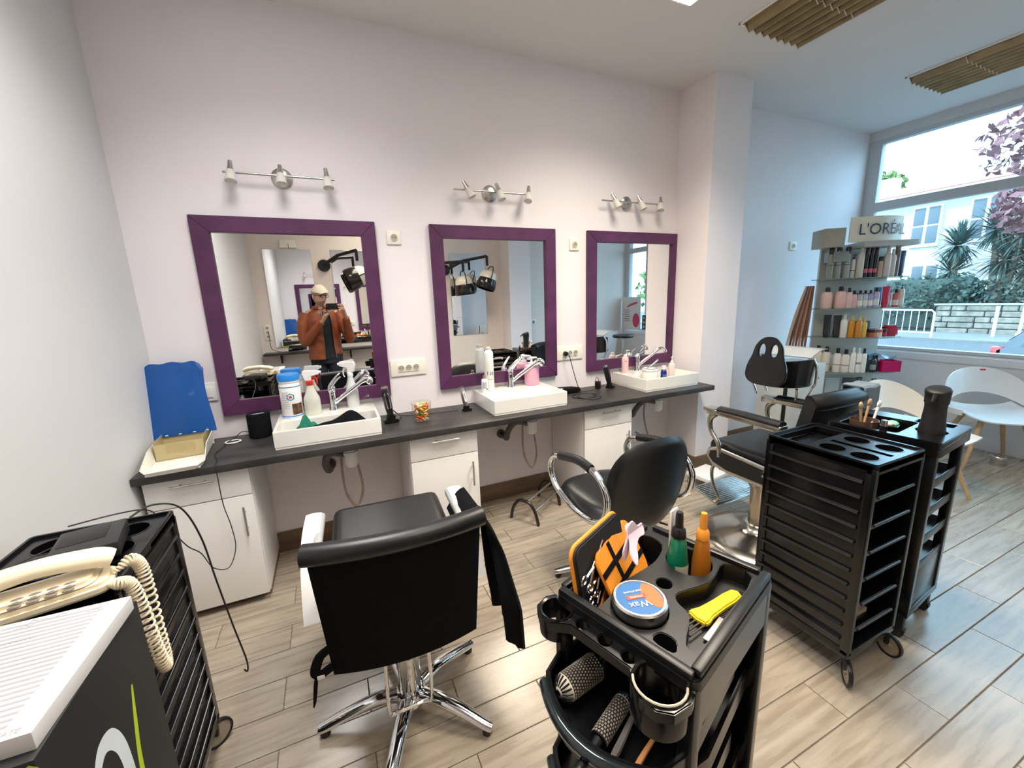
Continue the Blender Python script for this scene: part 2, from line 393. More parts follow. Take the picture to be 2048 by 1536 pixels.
# worktop
tag(MB().box(((XL+2.70)/2+.001, (2.21+YF)/2, .767), (2.70-XL-.004, YF-2.21-.002, .036), .002).ob('countertop', counter_m), 'long dark slate countertop along the mirror wall', 'countertop')
CT = .785
def basin(label, x0, W=.53):
    y0, D, H = 2.303, .402, .095
    t = thing('wash_basin', label, 'basin', (x0+W/2, y0+D/2, CT+.0005))
    b = MB()
    out = rrect(0, 0, W, D, .006, 2); inn = rrect(0, -.09, W-.028, .195, .03, 4)
    b.prism(out, .01, H, .0025, hole=[inn[::-1]])
    b.prism(rrect(0, 0, W-.004, D-.004, .006, 2), 0, .012)
    b.ob('bowl', ceramic, t)
    MB().cyl((0, -.09, .012), (0, -.09, .016), .028, n=24).ob('drain', chrome, t)
    return t
basin('white rectangular basin holding a green and a black cloth', -.325)
basin('white rectangular basin with the tall hairspray can', .885)
basin('white rectangular basin beside the pillar with the white cream jar', 2.095)
# mirrors
def wall_mirror(label, x0, x1):
    z0, z1, fw = .912, 1.981, .128; cx, cz = (x0+x1)/2, (z0+z1)/2; W, H = x1-x0, z1-z0
    t = thing('wall_mirror', label, 'mirror', (cx, YF, z0))
    fw = .083
    def piece(p):  # p: outline in x,z
        return MB().prism(p, 0, .03, .002, M=RX(90)).ob('frame_board', purple, t)
    a, h = W/2, H
    g = .0008
    piece([(-a, 0), (a, 0), (a-fw, fw-g), (-a+fw, fw-g)]); piece([(-a+fw, h-fw+g), (a-fw, h-fw+g), (a, h), (-a, h)])
    piece([(-a, g), (-a+fw, fw), (-a+fw, h-fw), (-a, h-g)]); piece([(a-fw, fw), (a, g), (a, h-g), (a-fw, h-fw)])
    MB().box((0, -.006, h/2), (W-2*fw+.03, .008, H-2*fw+.03)).ob('mirror_glass', mirror_m, t, smooth=0)
wall_mirror('purple framed mirror nearest the left wall above the blue-capped tub', -.596, .318)
wall_mirror('purple framed mirror between the two triple sockets', .648, 1.560)
wall_mirror('purple framed mirror beside the pillar', 1.838, 2.756)
# spot bars
def spot_bar(label, cx, heads, half, tilt):
    t = thing('spot_lamp_bar', label, 'wall lamp', (cx, YF, 2.19))
    MB().lathe([(0, .022), (.035, .02), (.052, .008), (.054, 0), (0, 0)], M=RX(90), n=32).ob('wall_plate', steel, t)
    MB().cyl((0, -.02, 0), (0, -.055, 0), .008).ob('stem', steel, t)
    MB().cyl((-half, -.055, .0), (half, -.055, 0), .006, n=12, bev=.001).ob('rod', steel, t)
    for x, ty, tx in heads:
        M = T3((x, -.078, .004)) @ RZ(ty) @ RX(tx)
        hd = MB().lathe([(0, .052), (.0105, .050), (.0125, .024), (.0175, -.002), (0, -.002)], n=20).cyl((0, .004, 0), (0, .018, 0), .006, n=10).xf(M).ob('lamp_head', steel, t)
        MB().lathe([(.0165, -.001), (.0195, -.006), (.026, -.048), (.028, -.062), (.0255, -.064), (.022, -.056), (0, -.054)], n=20).xf(M).ob('glass_shade', frost, hd)
spot_bar('three-head spot lamp bar above the mirror nearest the left wall', -.142, [(-.225, -6, -20), (.0, 0, -22), (.225, 8, -18)], .265, 0)
spot_bar('three-head spot lamp bar above the middle mirror', 1.075, [(-.18, 55, -30), (.035, 35, -22), (.25, -35, -24)], .262, 0)
spot_bar('three-head spot lamp bar above the mirror beside the pillar', 2.205, [(-.165, 48, -28), (.075, 45, -26), (.275, -38, -22)], .265, 0)
# sockets
def socket(label, cx, cz, n=1, w_=.085, h=.082, y=YF, name='wall_socket'):
    t = thing(name, label, 'socket', (cx, y, cz-h/2))
    MB().box((0, -.005, h/2), (w_, .010, h), .003).ob('plate', ivory, t)
    if n > 1: MB().box((0, -.0115, h/2), (.058*n*.78, .004, .052), .0015).ob('insert', ivory, t)
    for i in range(n):
        x = (i-(n-1)/2)*.048 - (.0 if n > 1 else 0)
        o = MB().lathe([(.0195, .0165), (.021, .0165), (.021, .010), (.0195, .0105)], M=T3((x, 0, h/2)) @ RX(90), n=20)
        o.ob('socket_rim', ivory, t)
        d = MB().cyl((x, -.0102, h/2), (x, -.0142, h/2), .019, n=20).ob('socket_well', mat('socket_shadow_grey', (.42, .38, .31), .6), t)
        for s in (-1, 1): MB().cyl((x+s*.0085, -.0140, h/2), (x+s*.0085, -.0146, h/2), .0028, n=8).ob('pin_hole', darkhole, d)
        MB().cyl((x, -.0140, h/2+.009), (x, -.019, h/2+.009), .0022, n=8).ob('earth_pin', steel, d)
    return t
socket('single wall socket between the left and middle mirrors', .427, 1.897)
socket('single wall socket between the middle mirror and the pillar mirror', 1.732, 1.88)
socket('triple wall socket plate with nothing plugged in', .447, 1.084, 3, .228, .105)
socket('triple wall socket plate with a black plug', 1.685, 1.075, 3, .236, .105)
socket('single wall socket on the recessed wall by the window', 4.26, 1.915, 1, .10, .082)
socket('triple white socket plate on the back wall by the hood dryers', -.74, 1.10, 3, .08, .2, YB+.0, ) if 0 else None
t = thing('light_switch', 'white switch plate half hidden behind the blue lid', 'switch', (-.655, YF, 1.005))
MB().box((0, -.005, .05), (.085, .01, .10), .003).ob('plate', white, t); MB().box((0, -.012, .05), (.05, .006, .06), .002).ob('rocker', white, t)
# under-basin waste traps
pvc = mat('grey_waste_pipe', (.10, .09, .085), .5); hose_m = mat('braided_hose', (.36, .27, .24), .45, .3, var=.2, scale=60)
def trap(label, cx, loop):
    t = thing('sink_waste', label, 'pipe', (cx, 2.43, 0))
    MB().lathe([(0, .58), (.03, .585), (.038, .60), (.038, .655), (.043, .66), (.043, .675), (.036, .68), (.03, .7465), (0, .7465)], n=24).ob('bottle_trap', white, t)
    MB().tube([(-.03, .0, .66), (-.09, .02, .675), (-.125, .05, .65), (-.14, .10, .58), (-.13, .14, .53), (-.12, .20, .52), (-.12, .27, .52)], .021, 12, sub=5).cyl((-.12, .255, .52), (-.12, .279, .52), .032, n=20).ob('waste_pipe', pvc, t)
    if loop: MB().tube([(-.045, .03, .745), (-.055, .03, .60), (-.05, .02, .42), (0, .0, .33), (.045, .02, .42), (.03, .03, .58), (.015, .03, .60)], .007, 8, sub=6).ob('hose', hose_m, t)
    else: MB().tube([(-.07, .05, .745), (-.09, .05, .55), (-.05, .04, .36), (-.02, .10, .33), (-.06, .18, .36)], .007, 8, sub=6).ob('hose', hose_m, t)
trap('white bottle trap with dark pipe and looped hose under the cloth basin', .03, 1)
trap('white bottle trap with dark pipe and looped hose under the hairspray basin', 1.20, 1)
trap('white bottle trap with straight hose under the basin beside the pillar', 2.33, 0)
# taps
def faucet(label, x, y, aim, kind=0):
    t = thing('faucet', label, 'faucet', (x, y, CT+.0955), rad(aim))
    MB().lathe([(0, 0), (.026, 0), (.026, .006), (.021, .012), (.021, .10), (.023, .115), (.018, .125), (0, .128)], n=24).ob('body', chrome, t)
    MB().tube([(.0, .0, .035), (.055, 0, .075), (.16, 0, .15), (.185, 0, .168)], [.014, .013, .013, .015], 14, sub=4).ob('spout', chrome, t)
    if kind == 0:
        hd = MB().tube([(.18, 0, .165), (.205, 0, .180), (.225, 0, .182)], [.016, .022, .02], 14).sph((.225, 0, .168), .023, (1, 1, 1.2)).ob('spray_head', chrome, t)
    else:
        MB().tube([(.18, 0, .165), (.21, 0, .178), (.24, 0, .165), (.25, 0, .14)], [.013, .013, .012, .014], 12, sub=3).ob('spray_head', chrome, t)
    MB().tube([(-.01, 0, .122), (.0, 0, .14), (.035, 0, .18), (.06, 0, .20)] if kind == 0 else [(-.01, 0, .12), (.0, 0, .135), (.04, 0, .155), (.075, 0, .172)], [.016, .014, .009, .007], 12, sub=3, flat=.6).ob('lever', chrome, t)
faucet('chrome mixer tap on the cloth basin', -.03, 2.645, -16, 0)
faucet('chrome mixer tap with pull-out head on the hairspray basin', 1.15, 2.645, -22, 0)
faucet('chrome mixer tap on the basin beside the pillar', 2.31, 2.655, -15, 1)
# ================================================================ things on the countertop
# white tray box with blue lid
t = thing('lidded_tray', 'white tray with an open translucent blue lid on the countertop by the left wall', 'tray', (-.735, 2.40, CT+.0005), rad(5))
def trayw(a, b_):     # outline of the open tray, low in front
    pass
w2, d2 = .115, .20
b = MB().box((0, 0, .004), (2*w2-.03, 2*d2-.02, .008), .003)
def side(u, v):
    pts = [(-w2, d2, .085), (-w2, -d2*.2, .075), (-w2-.004, -d2*.85, .028), (-w2+.02, -d2-.01, .022), (0, -d2-.012, .024), (w2-.02, -d2-.01, .022), (w2+.004, -d2*.85, .028), (w2, -d2*.2, .075), (w2, d2, .085)]
    x = u*(len(pts)-1); i = min(int(x), len(pts)-2); f = x-i; p = Vector(pts[i]).lerp(Vector(pts[i+1]), f)
    q = Vector((p.x*.88, p.y*.94, .002)); r = q.lerp(p, v); return r
b.grid(side, 49, 5, thick=.003)
b.box((0, d2-.004, .045), (2*w2-.01, .005, .085), .001)
b.ob('tray', mat('off_white_plastic', (.80, .78, .70), .35), t)
ib = MB(); 
for s in (-1, 1): ib.box((s*.095, .085, .055), (.003, .17, .09))
ib.box((0, .002, .05), (.19, .003, .08)).box((0, .168, .055), (.19, .003, .09)).box((0, .085, .014), (.19, .17, .004))
for i in range(14): ib.box((-.05+i*.0085, -.0005, .062), (.003, .004, .045))
ib.ob('inner_box', tinted('yellowed_clear_plastic', (.72, .62, .36), .55), t)
lid_m = tinted('translucent_blue_plastic', (.004, .085, .34), .86, .3)
def lid(u, v):
    x = -1+2*u; h = v*.36
    prof = 1-.055*(abs(v-.35)*1.6)
    W_ = .128*(1+.06*cos(v*5)) 
    top = .012*(1-abs(x)**4)*(1 if v > .9 else 0)+.004*cos(x*9)*v**8
    xx = x*W_ if v < .93 else x*W_*(1-.10*(abs(x)**6)*(v-.93)/.07)
    return Vector((xx-.012*v, .165+.075*v-.012*(1-x*x)*sin(pi*v), .082+h+top-.02*(abs(x)**8)*max(0, (v-.9)/.1)))
MB().grid(lid, 25, 25, thick=.004).ob('lid', lid_m, t)
b = MB()
for x in (-.075, -.02, .04, .095): b.cyl((x-.006, .166, .09), (x+.006, .166, .09), .005, n=8)
b.ob('hinge', mat('off_white_plastic', (.8, .78, .7)), t)
# smart speaker with its cord and white cable ring
t = thing('speaker', 'black fabric cylinder speaker beside the blue-lidded tray', 'speaker', (-.425, 2.63, CT+.0005))
MB().lathe([(0, 0), (.052, 0), (.058, .004), (.058, .128), (.052, .136), (0, .136)], n=40).ob('body', blackf, t)
MB().cyl((0, 0, .1362), (0, 0, .137), .05, n=32).ob('top_plate', blackm, t)
MB().prism([(-.03, -.008), (.0, -.017), (.034, -.004), (.03, .008), (0, .0)], .1371, .1374, M=T3((0, -.02, 0))).ob('status_window', mat('pale_blue_film', (.45, .52, .58), .3), t)
SPK = t
def unp(pts, o_): return [(a-o_[0], b_-o_[1], c-o_[2]) for a, b_, c in pts]
MB().tube(unp([(-.47, 2.66, CT+.02), (-.52, 2.665, CT+.03), (-.55, 2.63, CT+.012), (-.585, 2.55, CT+.006), (-.58, 2.50, CT+.004), (-.60, 2.40, CT+.004), (-.572, 2.30, CT+.004), (-.560, 2.212, CT+.002), (-.555, 2.192, .74), (-.553, 2.19, .60), (-.535, 2.18, .48), (-.53, 2.16, .38), (-.56, 2.12, .31), (-.60, 2.06, .36), (-.60, 1.95, .50), (-.61, 1.85, .60), (-.62, 1.72, .78), (-.60, 1.58, .88), (-.63, 1.48, .925), (-.72, 1.44, .93)], (-.425, 2.63, CT+.0005)), .0022, 6, sub=8).ob('cord', rubber, SPK)
b = MB(); b.tube([(-.552+.036*cos(a/16*2*pi), 2.575+.030*sin(a/16*2*pi), CT+.0045+.001*a/16) for a in range(16)], .004, 8, closed=True)
tag(b.ob('cable_ring', white), 'white coiled cable ring lying by the tray', 'cable')
# disinfectant tub
BT = CT+.0955+.0005
t = thing('wipes_tub', 'white wipes tub with a blue screw lid and a blue and red hexagon mark', 'tub', (-.245, 2.60, BT))
MB().lathe([(0, 0), (.052, 0), (.055, .004), (.055, .19), (.051, .196), (.051, .204), (.054, .206), (.054, .214), (.05, .216), (0, .216)], n=36).ob('body', white, t)
bl = mat('blue_plastic_lid', (.02, .22, .62), .35)
MB().lathe([(.054, .214), (.057, .216), (.057, .245), (.053, .252), (0, .252)], n=36).ob('lid', bl, t)
for z, n_ in ((.010, .006), (.178, .005)): MB().lathe([(.0553, z), (.0556, z), (.0556, z+n_), (.0553, z+n_)], n=36).ob('blue_band', mat('blue_print', (.03, .25, .55), .4), t)
def cylpatch(r, a0, a1, z0, z1, n=8):
    return MB().grid(lambda u, v: Vector((r*cos(a0+(a1-a0)*u), r*sin(a0+(a1-a0)*u), z0+(z1-z0)*v)), n, 2)
def cylmap(r, a, z): return Vector((r*cos(a), r*sin(a), z))
def cylpoly(r, pts, a0, z0):   # small flat print wrapped on a cylinder: pts in metres around (a0,z0)
    b_ = MB(); b_.raw([cylmap(r, a0+p[0]/r, z0+p[1]) for p in pts], [tuple(range(len(pts)))]); return b_
hexo = [(.022*cos(rad(60*i+30)), .022*sin(rad(60*i+30))) for i in range(6)]
b = MB()
for i in range(6):
    p, q = hexo[i], hexo[(i+1) % 6]; k = .72
    b.raw([cylmap(.0562, rad(-88)+v[0]/.056, .125+v[1]) for v in (p, q, (q[0]*k, q[1]*k), (p[0]*k, p[1]*k))], [(0, 1, 2, 3)])
b.ob('hexagon_mark', mat('blue_print', (.03, .25, .55)), t)
cylpoly(.0564, [(.008*cos(2*pi*i/12), .008*sin(2*pi*i/12)) for i in range(12)], rad(-88), .125).ob('red_dot', mat('red_print', (.65, .06, .02), .4), t)
cylpatch(.0561, rad(-85), rad(-25), .022, .085).ob('brown_picture', mat('brown_print', (.11, .055, .03), .5, var=.8, scale=60), t)
b = MB()
for i in range(9): b.grid(lambda u, v, i=i: cylmap(.0560, rad(-135+38*u), .062+i*.011+.003*v), 6, 2)
b.ob('grey_text', mat('grey_print', (.45, .47, .5), .5), t)
# spray bottles
def spray_bottle(label, x, y, H, r, body_m, collar_m, head_m, aim, dirty=None):
    t = thing('spray_bottle', label, 'spray bottle', (x, y, BT), rad(aim)); s = H/.26
    MB().lathe([(0, 0), (r, 0), (r*1.03, .006*s), (r*1.02, .08*s), (r*.96, .10*s), (r*.55, .14*s), (r*.42, .165*s), (r*.40, .178*s), (0, .178*s)], n=28).ob('bottle', body_m, t)
    MB().lathe([(r*.44, .172*s), (r*.46, .174*s), (r*.46, .196*s), (r*.36, .20*s), (0, .2*s)], n=24).ob('collar', collar_m, t)
    hd = MB().prism([(-.022*s, .198*s), (.010*s, .198*s), (.012*s, .222*s), (.030*s, .226*s), (.055*s, .232*s), (.055*s, .254*s), (-.028*s, .258*s), (-.034*s, .24*s)], -.011, .011, .003, M=RX(90)).ob('trigger_head', head_m, t)
    MB().tube([(.022*s, 0, .226*s), (.036*s, 0, .21*s), (.040*s, 0, .185*s), (.034*s, 0, .17*s)], [.005, .005, .004, .003], 8, sub=3).ob('trigger', collar_m, hd)
    MB().cyl((.055*s, 0, .243*s), (.066*s, 0, .243*s), .008, n=12).ob('nozzle', head_m, hd)
clouded = tinted('cloudy_plastic', (.78, .78, .68), .72)
redp = mat('red_plastic', (.62, .03, .015), .4)
spray_bottle('translucent spray bottle with a red collar and white trigger head', -.140, 2.60, .262, .044, clouded, redp, white, -8)
spray_bottle('white spray bottle with an all-white trigger behind the first tap', .085, 2.664, .285, .036, tinted('milky_plastic', (.80, .82, .80), .75), white, white, 150)
t = thing('glass_flacon', 'clear bell-shaped flacon at the end of the cloth basin', 'bottle', (.165, 2.66, BT))
MB().lathe([(.030, 0), (.032, .003), (.032, .05), (.026, .065), (.010, .075), (.010, .09), (.013, .092), (.013, .105), (.0, .106)], n=24).ob('body', clear, t)
# cloths in the first basin
def cloth(name, label, m, cx, cy, w_, d_, h, seed):
    rn = random.Random(seed); ph = [rn.uniform(0, 6) for _ in range(6)]
    def f(u, v):
        x = (u-.5)*w_; y = (v-.5)*d_
        e = (1-abs(2*u-1)**3)*(1-abs(2*v-1)**3)
        return Vector((x+.006*sin(9*v+ph[0]), y+.008*sin(7*u+ph[1]), .006+e*(h*(.55+.45*sin(u*8+ph[2])*cos(v*3+ph[3]))+.006*sin(u*23+ph[4]))))
    return tag(MB().grid(f, 36, 14, thick=.002).ob(name, m, None, (cx, cy, CT+.0145)), label, 'cloth')
cloth('salon_towel', 'crumpled black cloth lying along the first basin', blackf, -.04, 2.41, .46, .16, .125, 3)
cloth('salon_towel', 'small green cloth on top of the black cloth in the basin', mat('green_cloth', (.01, .16, .10), .85, var=.2, scale=80, bump=.3, bscale=400), -.165, 2.425, .16, .14, .128, 5)
# clipper on charger
def clipper(label, x, y, rz, H, body_m, face_m):
    t = thing('hair_clipper', label, 'clipper', (x, y, CT+.0005), rad(rz)); s = H/.19
    MB().prism(rrect(0, 0, .085*s, .075*s, .03*s), 0, .02*s, .006*s).prism(rrect(.0, .008, .05*s, .045*s, .018*s), .018*s, .04*s, .004*s).ob('charging_base', blackp, t)
    M = T3((0, .008, .03*s)) @ RX(-12) @ RY(-6)
    MB().tube([(0, 0, 0), (0, 0, .05*s), (0, 0, .11*s), (0, 0, .15*s)], [.019*s, .026*s, .027*s, .022*s], 14, sub=3, flat=.8).xf(M).ob('body', body_m, t)
    MB().prism(rrect(0, .085*s, .022*s, .09*s, .010*s), 0, .004, .001, M=M @ T3((0, -.0205*s, 0)) @ RX(90)).ob('face_plate', face_m, t)
    MB().box((0, 0, .157*s), (.036*s, .022*s, .014*s), .003).prism([(-.018*s, 0), (.018*s, 0), (.018*s, .012*s), (-.018*s, .012*s)], -.003, .003, M=M @ T3((0, 0, .163*s)) @ RX(90)) if 0 else None
    b_ = MB().box((0, 0, .155*s), (.036*s, .022*s, .016*s), .003)
    for i in range(9): b_.box((-.016*s+i*.004*s, 0, .166*s), (.002*s, .014*s, .008*s))
    b_.xf(M).ob('blade', dsteel, t)
    return t
CLP = clipper('black and silver hair clipper on its charging base beside the candy tumbler', .285, 2.52, 0, .215, blackp, chrome)
MB().tube(unp([(.32, 2.55, CT+.004), (.36, 2.60, CT+.004), (.33, 2.66, CT+.02), (.31, 2.64, CT+.05), (.35, 2.60, CT+.015), (.40, 2.60, CT+.004), (.46, 2.585, CT+.004), (.60, 2.56, CT+.004), (.72, 2.55, CT+.004)], (.285, 2.52, CT+.0005)), .0022, 6, sub=6).ob('cord', rubber, CLP)
clipper('slim silver trimmer on a black stand beside the hairspray basin', .775, 2.53, 10, .155, steel, white)
clipper('black trimmer on its stand beside the last basin', 1.985, 2.585, 20, .175, blackm, blackp)
# candy tumbler
t = thing('candy_tumbler', 'clear plastic tumbler full of wrapped candies', 'tumbler', (.465, 2.475, CT+.0005))
MB().lathe([(0, .004), (.046, .004), (.050, .008), (.0615, .114), (.0625, .114), (.052, .003), (.047, 0), (0, 0)], n=40).ob('cup', clear, t)
cm = [mat('candy_%s' % n, c, .35, coat=.3) for n, c in (('orange', (.85, .22, .02)), ('yellow', (.85, .62, .06)), ('red', (.72, .06, .02)), ('green', (.25, .5, .05)), ('white', (.8, .76, .62)))]
cb = {}
rn = random.Random(3); n = 0
for lay in range(6):
    for ring, cnt in ((.0, 1), (.020, 5), (.036, 8)):
        for i in range(cnt):
            a = 2*pi*i/cnt+lay*.7; zz = .013+lay*.0165+rn.uniform(-.002, .002)
            rr = ring*(.9+lay*.035)
            mi = rn.choice([0, 0, 0, 1, 1, 2, 3, 4]); 
            if mi not in cb:
                bb = MB().box((0, 0, 0), (.018, .011, .010), .004)
                for s in (-1, 1): bb.raw([(s*.008, -.003, 0), (s*.008, .003, 0), (s*.015, .007, .003), (s*.015, -.007, -.003)], [(0, 1, 2, 3)])
                cb[mi] = bb.ob('candy', cm[mi]).data; o = [x for x in C.objects if x.data == cb[mi]][0]
            else:
                o = bpy.data.objects.new('candy', cb[mi]); C.objects.link(o)
            o.location = (.465+rr*cos(a), 2.475+rr*sin(a), CT+zz); o.rotation_euler = (rn.uniform(-.5, .5), rn.uniform(-.6, .6), a+rn.uniform(-.5, .5)+pi/2)
            nm = ('orange', 'yellow', 'red', 'green', 'white')[mi]
            tag(o, '%s wrapped candy inside the clear tumbler' % nm, 'candy', 'candies in the tumbler')
# on the hairspray basin
t = thing('hairspray_can', 'tall white hairspray can with black lettering on the second basin', 'spray can', (.975, 2.612, BT))
MB().lathe([(0, 0), (.031, 0), (.033, .003), (.033, .262), (.030, .272), (.022, .282), (.022, .288), (0, .288)], n=32).ob('can', mat('white_lacquered_can', (.80, .79, .76), .28, coat=.4), t)
MB().lathe([(.020, .287), (.022, .289), (.020, .30), (.012, .308), (0, .309)], n=20).ob('cap', mat('grey_cap', (.45, .43, .4), .4), t)
blackink = mat('black_ink', (.01, .01, .01), .5)
for s_, sz, zz in (('N6', .040, .125),):
    text('lettering', s_, sz, blackink, t, None, 0, bend=lambda c, zz=zz: cylmap(.0334, rad(-95)-c.y/.0334, zz+c.x) if 0 else cylmap(.0334, rad(-92)+c.x/.0334, zz+c.y))
text('small_lettering', 'LAQUE', .011, blackink, t, None, 0, bend=lambda c: cylmap(.0334, rad(-92)+c.x/.0334, .085+c.y))
t = thing('small_bottle', 'short white bottle with a label in front of the hairspray can', 'bottle', (.925, 2.575, BT))
MB().lathe([(0, 0), (.021, 0), (.022, .003), (.022, .085), (.017, .094), (.010, .097), (0, .097)], n=24).ob('body', white, t)
MB().lathe([(.010, .096), (.011, .097), (.010, .118), (0, .118)], n=16).ob('cap', mat('brown_cap', (.32, .22, .15), .4), t)
cylpatch(.0222, rad(-150), rad(-60), .03, .075).ob('label_print', mat('grey_print', (.45, .47, .5)), t)
cylpatch(.0223, rad(-85), rad(-55), .022, .03).ob('label_dash', blackink, t)
def pump(label, x, y, r, H, body_m, cap_m, z=BT, name='pump_bottle', aim=0, band=None):
    t = thing(name, label, 'pump bottle', (x, y, z), rad(aim))
    MB().lathe([(0, 0), (r*.94, 0), (r, .004), (r, H*.66), (r*.92, H*.70), (r*.4, H*.735), (r*.4, H*.75), (0, H*.75)], n=30).ob('body', body_m, t)
    MB().lathe([(r*.43, H*.73), (r*.43, H*.80), (r*.2, H*.82), (r*.15, H*.82), (r*.15, H*.92), (0, H*.92)], n=18).ob('collar', cap_m, t)
    MB().tube([(-r*.3, 0, H*.95), (r*.2, 0, H*.955), (r*.9, 0, H*.945), (r*1.1, 0, H*.92)], [r*.24, r*.24, r*.16, r*.1], 10, sub=3, flat=.7).ob('nozzle', cap_m, t)
    if band: cylpatch(r*1.004, rad(-160), rad(-40), H*.2, H*.5).ob('label_print', band, t)
    return t
pump('pink soap pump bottle behind the second tap', 1.315, 2.635, .054, .205, mat('pink_soap_plastic', (.74, .38, .50), .35), white, aim=20)
# black kit between the basins
t = thing('clipper_case', 'flat black zip case on the countertop behind the hairspray basin', 'case', (1.585, 2.635, CT+.0005), rad(-8))
MB().prism([(-.12, -.04), (-.05, -.06), (.10, -.055), (.135, -.02), (.08, .04), (-.06, .055), (-.12, .03)], 0, .035, .008).ob('body', blackf, t)
MB().box((-.03, -.02, .0358), (.03, .012, .002), .0006).ob('tag', white, t)
t = thing('power_cable', 'black power cable with plug running from the triple socket to a coil', 'cable', (1.637, YF, 1.075))
MB().cyl((0, -.0165, 0), (0, -.045, 0), .019, .015, n=20, bev=.003).ob('plug', blackm, t)
MB().tube([(0, -.045, 0), (.012, -.062, -.02), (.04, -.065, -.12), (.075, -.07, -.24), (.09, -.085, -.284), (.07, -.14, -.286), (0, -.18, -.286), (-.06, -.22, -.286), (-.08, -.28, -.286), (-.03, -.33, -.286), (.05, -.33, -.285), (.10, -.28, -.284), (.06, -.22, -.281), (-.03, -.24, -.281), (-.06, -.31, -.28), (.0, -.37, -.286), (.07, -.38, -.286), (.09, -.34, -.283)], .0032, 8, sub=6).ob('cord', rubber, t)
t = thing('charger_adapter', 'black charger adapter lying beside the last trimmer stand', 'adapter', (1.875, 2.60, CT+.0005), rad(15))
MB().box((0, 0, .031), (.038, .034, .06), .006).ob('body', blackm, t)
MB().tube([(0, -.01, .06), (0, 0, .085), (-.015, .0, .095), (-.03, .0, .06), (-.05, -.01, .006), (-.12, .0, .004), (-.20, .02, .004)], .0022, 6, sub=5).ob('cord', rubber, t)
# on the last basin
pinkp = mat('pale_pink_plastic', (.74, .50, .50), .35)
t = thing('spray_can', 'small pale pink spray can on the last basin', 'spray can', (2.155, 2.62, BT))
MB().lathe([(0, 0), (.026, 0), (.027, .003), (.027, .118), (.022, .128), (.016, .131), (0, .131)], n=28).ob('can', pinkp, t)
MB().lathe([(.015, .13), (.016, .132), (.014, .15), (0, .151)], n=18).ob('cap', white, t)
for dx in (-.25, .12): cylpoly(.0273, [(.004*cos(2*pi*i/10), .004*sin(2*pi*i/10)) for i in range(10)], rad(-115)+dx, .098).ob('red_dot', mat('red_print', (.6, .05, .02)), t)
t = thing('cream_jar', 'wide white cream jar with a steel rim in the last basin', 'jar', (2.235, 2.42, CT+.0145))
MB().lathe([(0, 0), (.052, 0), (.057, .006), (.058, .115), (.054, .122), (0, .122)], n=36).ob('jar', ceramic, t)
MB().lathe([(.056, .12), (.06, .122), (.06, .136), (.055, .139), (0, .139)], n=36).ob('lid', white, t)
MB().lathe([(.053, .1385), (.056, .139), (.056, .1435), (.052, .1435)], n=36).ob('rim', steel, t)
MB().tube([(-.03, 0, .141), (.03, .03, .151), (.13, .06, .185)], .0055, 8).ob('spatula', steel, t)
t = thing('blue_bottle', 'dark blue bottle with a white cap in the last basin', 'bottle', (2.355, 2.40, CT+.0145))
MB().lathe([(0, 0), (.023, 0), (.024, .003), (.024, .10), (.018, .118), (.013, .122), (0, .122)], n=24).ob('body', mat('cobalt_plastic', (.01, .02, .20), .2, coat=.4), t)
MB().lathe([(.014, .12), (.017, .122), (.016, .15), (0, .152)], n=18).ob('cap', white, t)
cylpatch(.0243, rad(-150), rad(-60), .03, .085).ob('label_print', mat('slate_print', (.1, .13, .22), .5), t)
pump('white squeeze bottle with pink fluid in the last basin', 2.465, 2.43, .026, .215, mat('blush_plastic', (.80, .68, .64), .35), white, CT+.0145, 'squeeze_bottle', 10)
# ================================================================ chairs
def smoothpoly0(p, n=3):
    q = [(v.x, v.y) for v in spline([Vector((a, b, 0)) for a, b in p], n, True)]
    return q if sum(q[i][0]*q[(i+1) % len(q)][1]-q[(i+1) % len(q)][0]*q[i][1] for i in range(len(q))) > 0 else q[::-1]
def rotseat(w_, d_, h, bev): return MB().box((0, 0, 0), (w_, d_, h), bev, seg=4)
# ---- black box-shaped styling chair with white arms
t = thing('styling_chair', 'black leatherette styling chair with white arms and chrome star base', 'chair', (.125, 1.33, 0), rad(-3))
MB().box((0, .19, .535), (.455, .66, .15), .045, M=T3((0, 0, 0)) @ RX(2.5), seg=4).ob('seat', leather, t)
def backp(u, v):
    x = (u-.5)*2; W_ = .222+.022*v
    return Vector((x*W_, -.175-.045*v-.035*(1-x*x), .415+.425*v))
MB().grid(backp, 21, 12, thick=.045).ob('backrest', blackf, t)
MB().tube([((k/12-.5)*2*.252, -.213-.035*(1-((k/12-.5)*2)**2)+.008, .842) for k in range(13)], .031, 16).ob('back_roll', leather, t)
for s in (-1, 1):
    path = [(.02, .452), (.055, .53), (.10, .60), (.165, .650), (.25, .672), (.38, .674)]
    P_ = spline([Vector((0, a, b)) for a, b in path], 5)
    b = MB()
    def band(u, v, s=s):
        i = min(int(u*(len(P_)-1)+.5), len(P_)-1); p = P_[i]; return Vector((s*(.258+.06*v), p.y, p.z+.004*sin(pi*v)))
    b.grid(band, len(P_), 6, thick=.022)
    pass
    ar = b.ob('armrest', white, t)
    MB().box((s*.262, .27, .655), (.03, .24, .03), .012, seg=3).ob('arm_pad', mat('grey_arm_pad', (.35, .36, .35), .5), ar)
    MB().box((s*.232, .10, .46), (.05, .06, .03), .006).ob('arm_bracket', steel, ar)
MB().lathe([(0, .06), (.045, .06), (.045, .10), (.04, .105), (.04, .30), (.03, .305), (.03, .46), (0, .46)], n=28, c=(0, .0, 0)).ob('column', chrome, t)
MB().box((0, .12, .452), (.24, .26, .02), .004).ob('seat_plate', steel, t)
MB().lathe([(0, .04), (.055, .045), (.062, .07), (.05, .10), (.045, .105), (0, .105)], n=28).ob('hub', chrome, t)
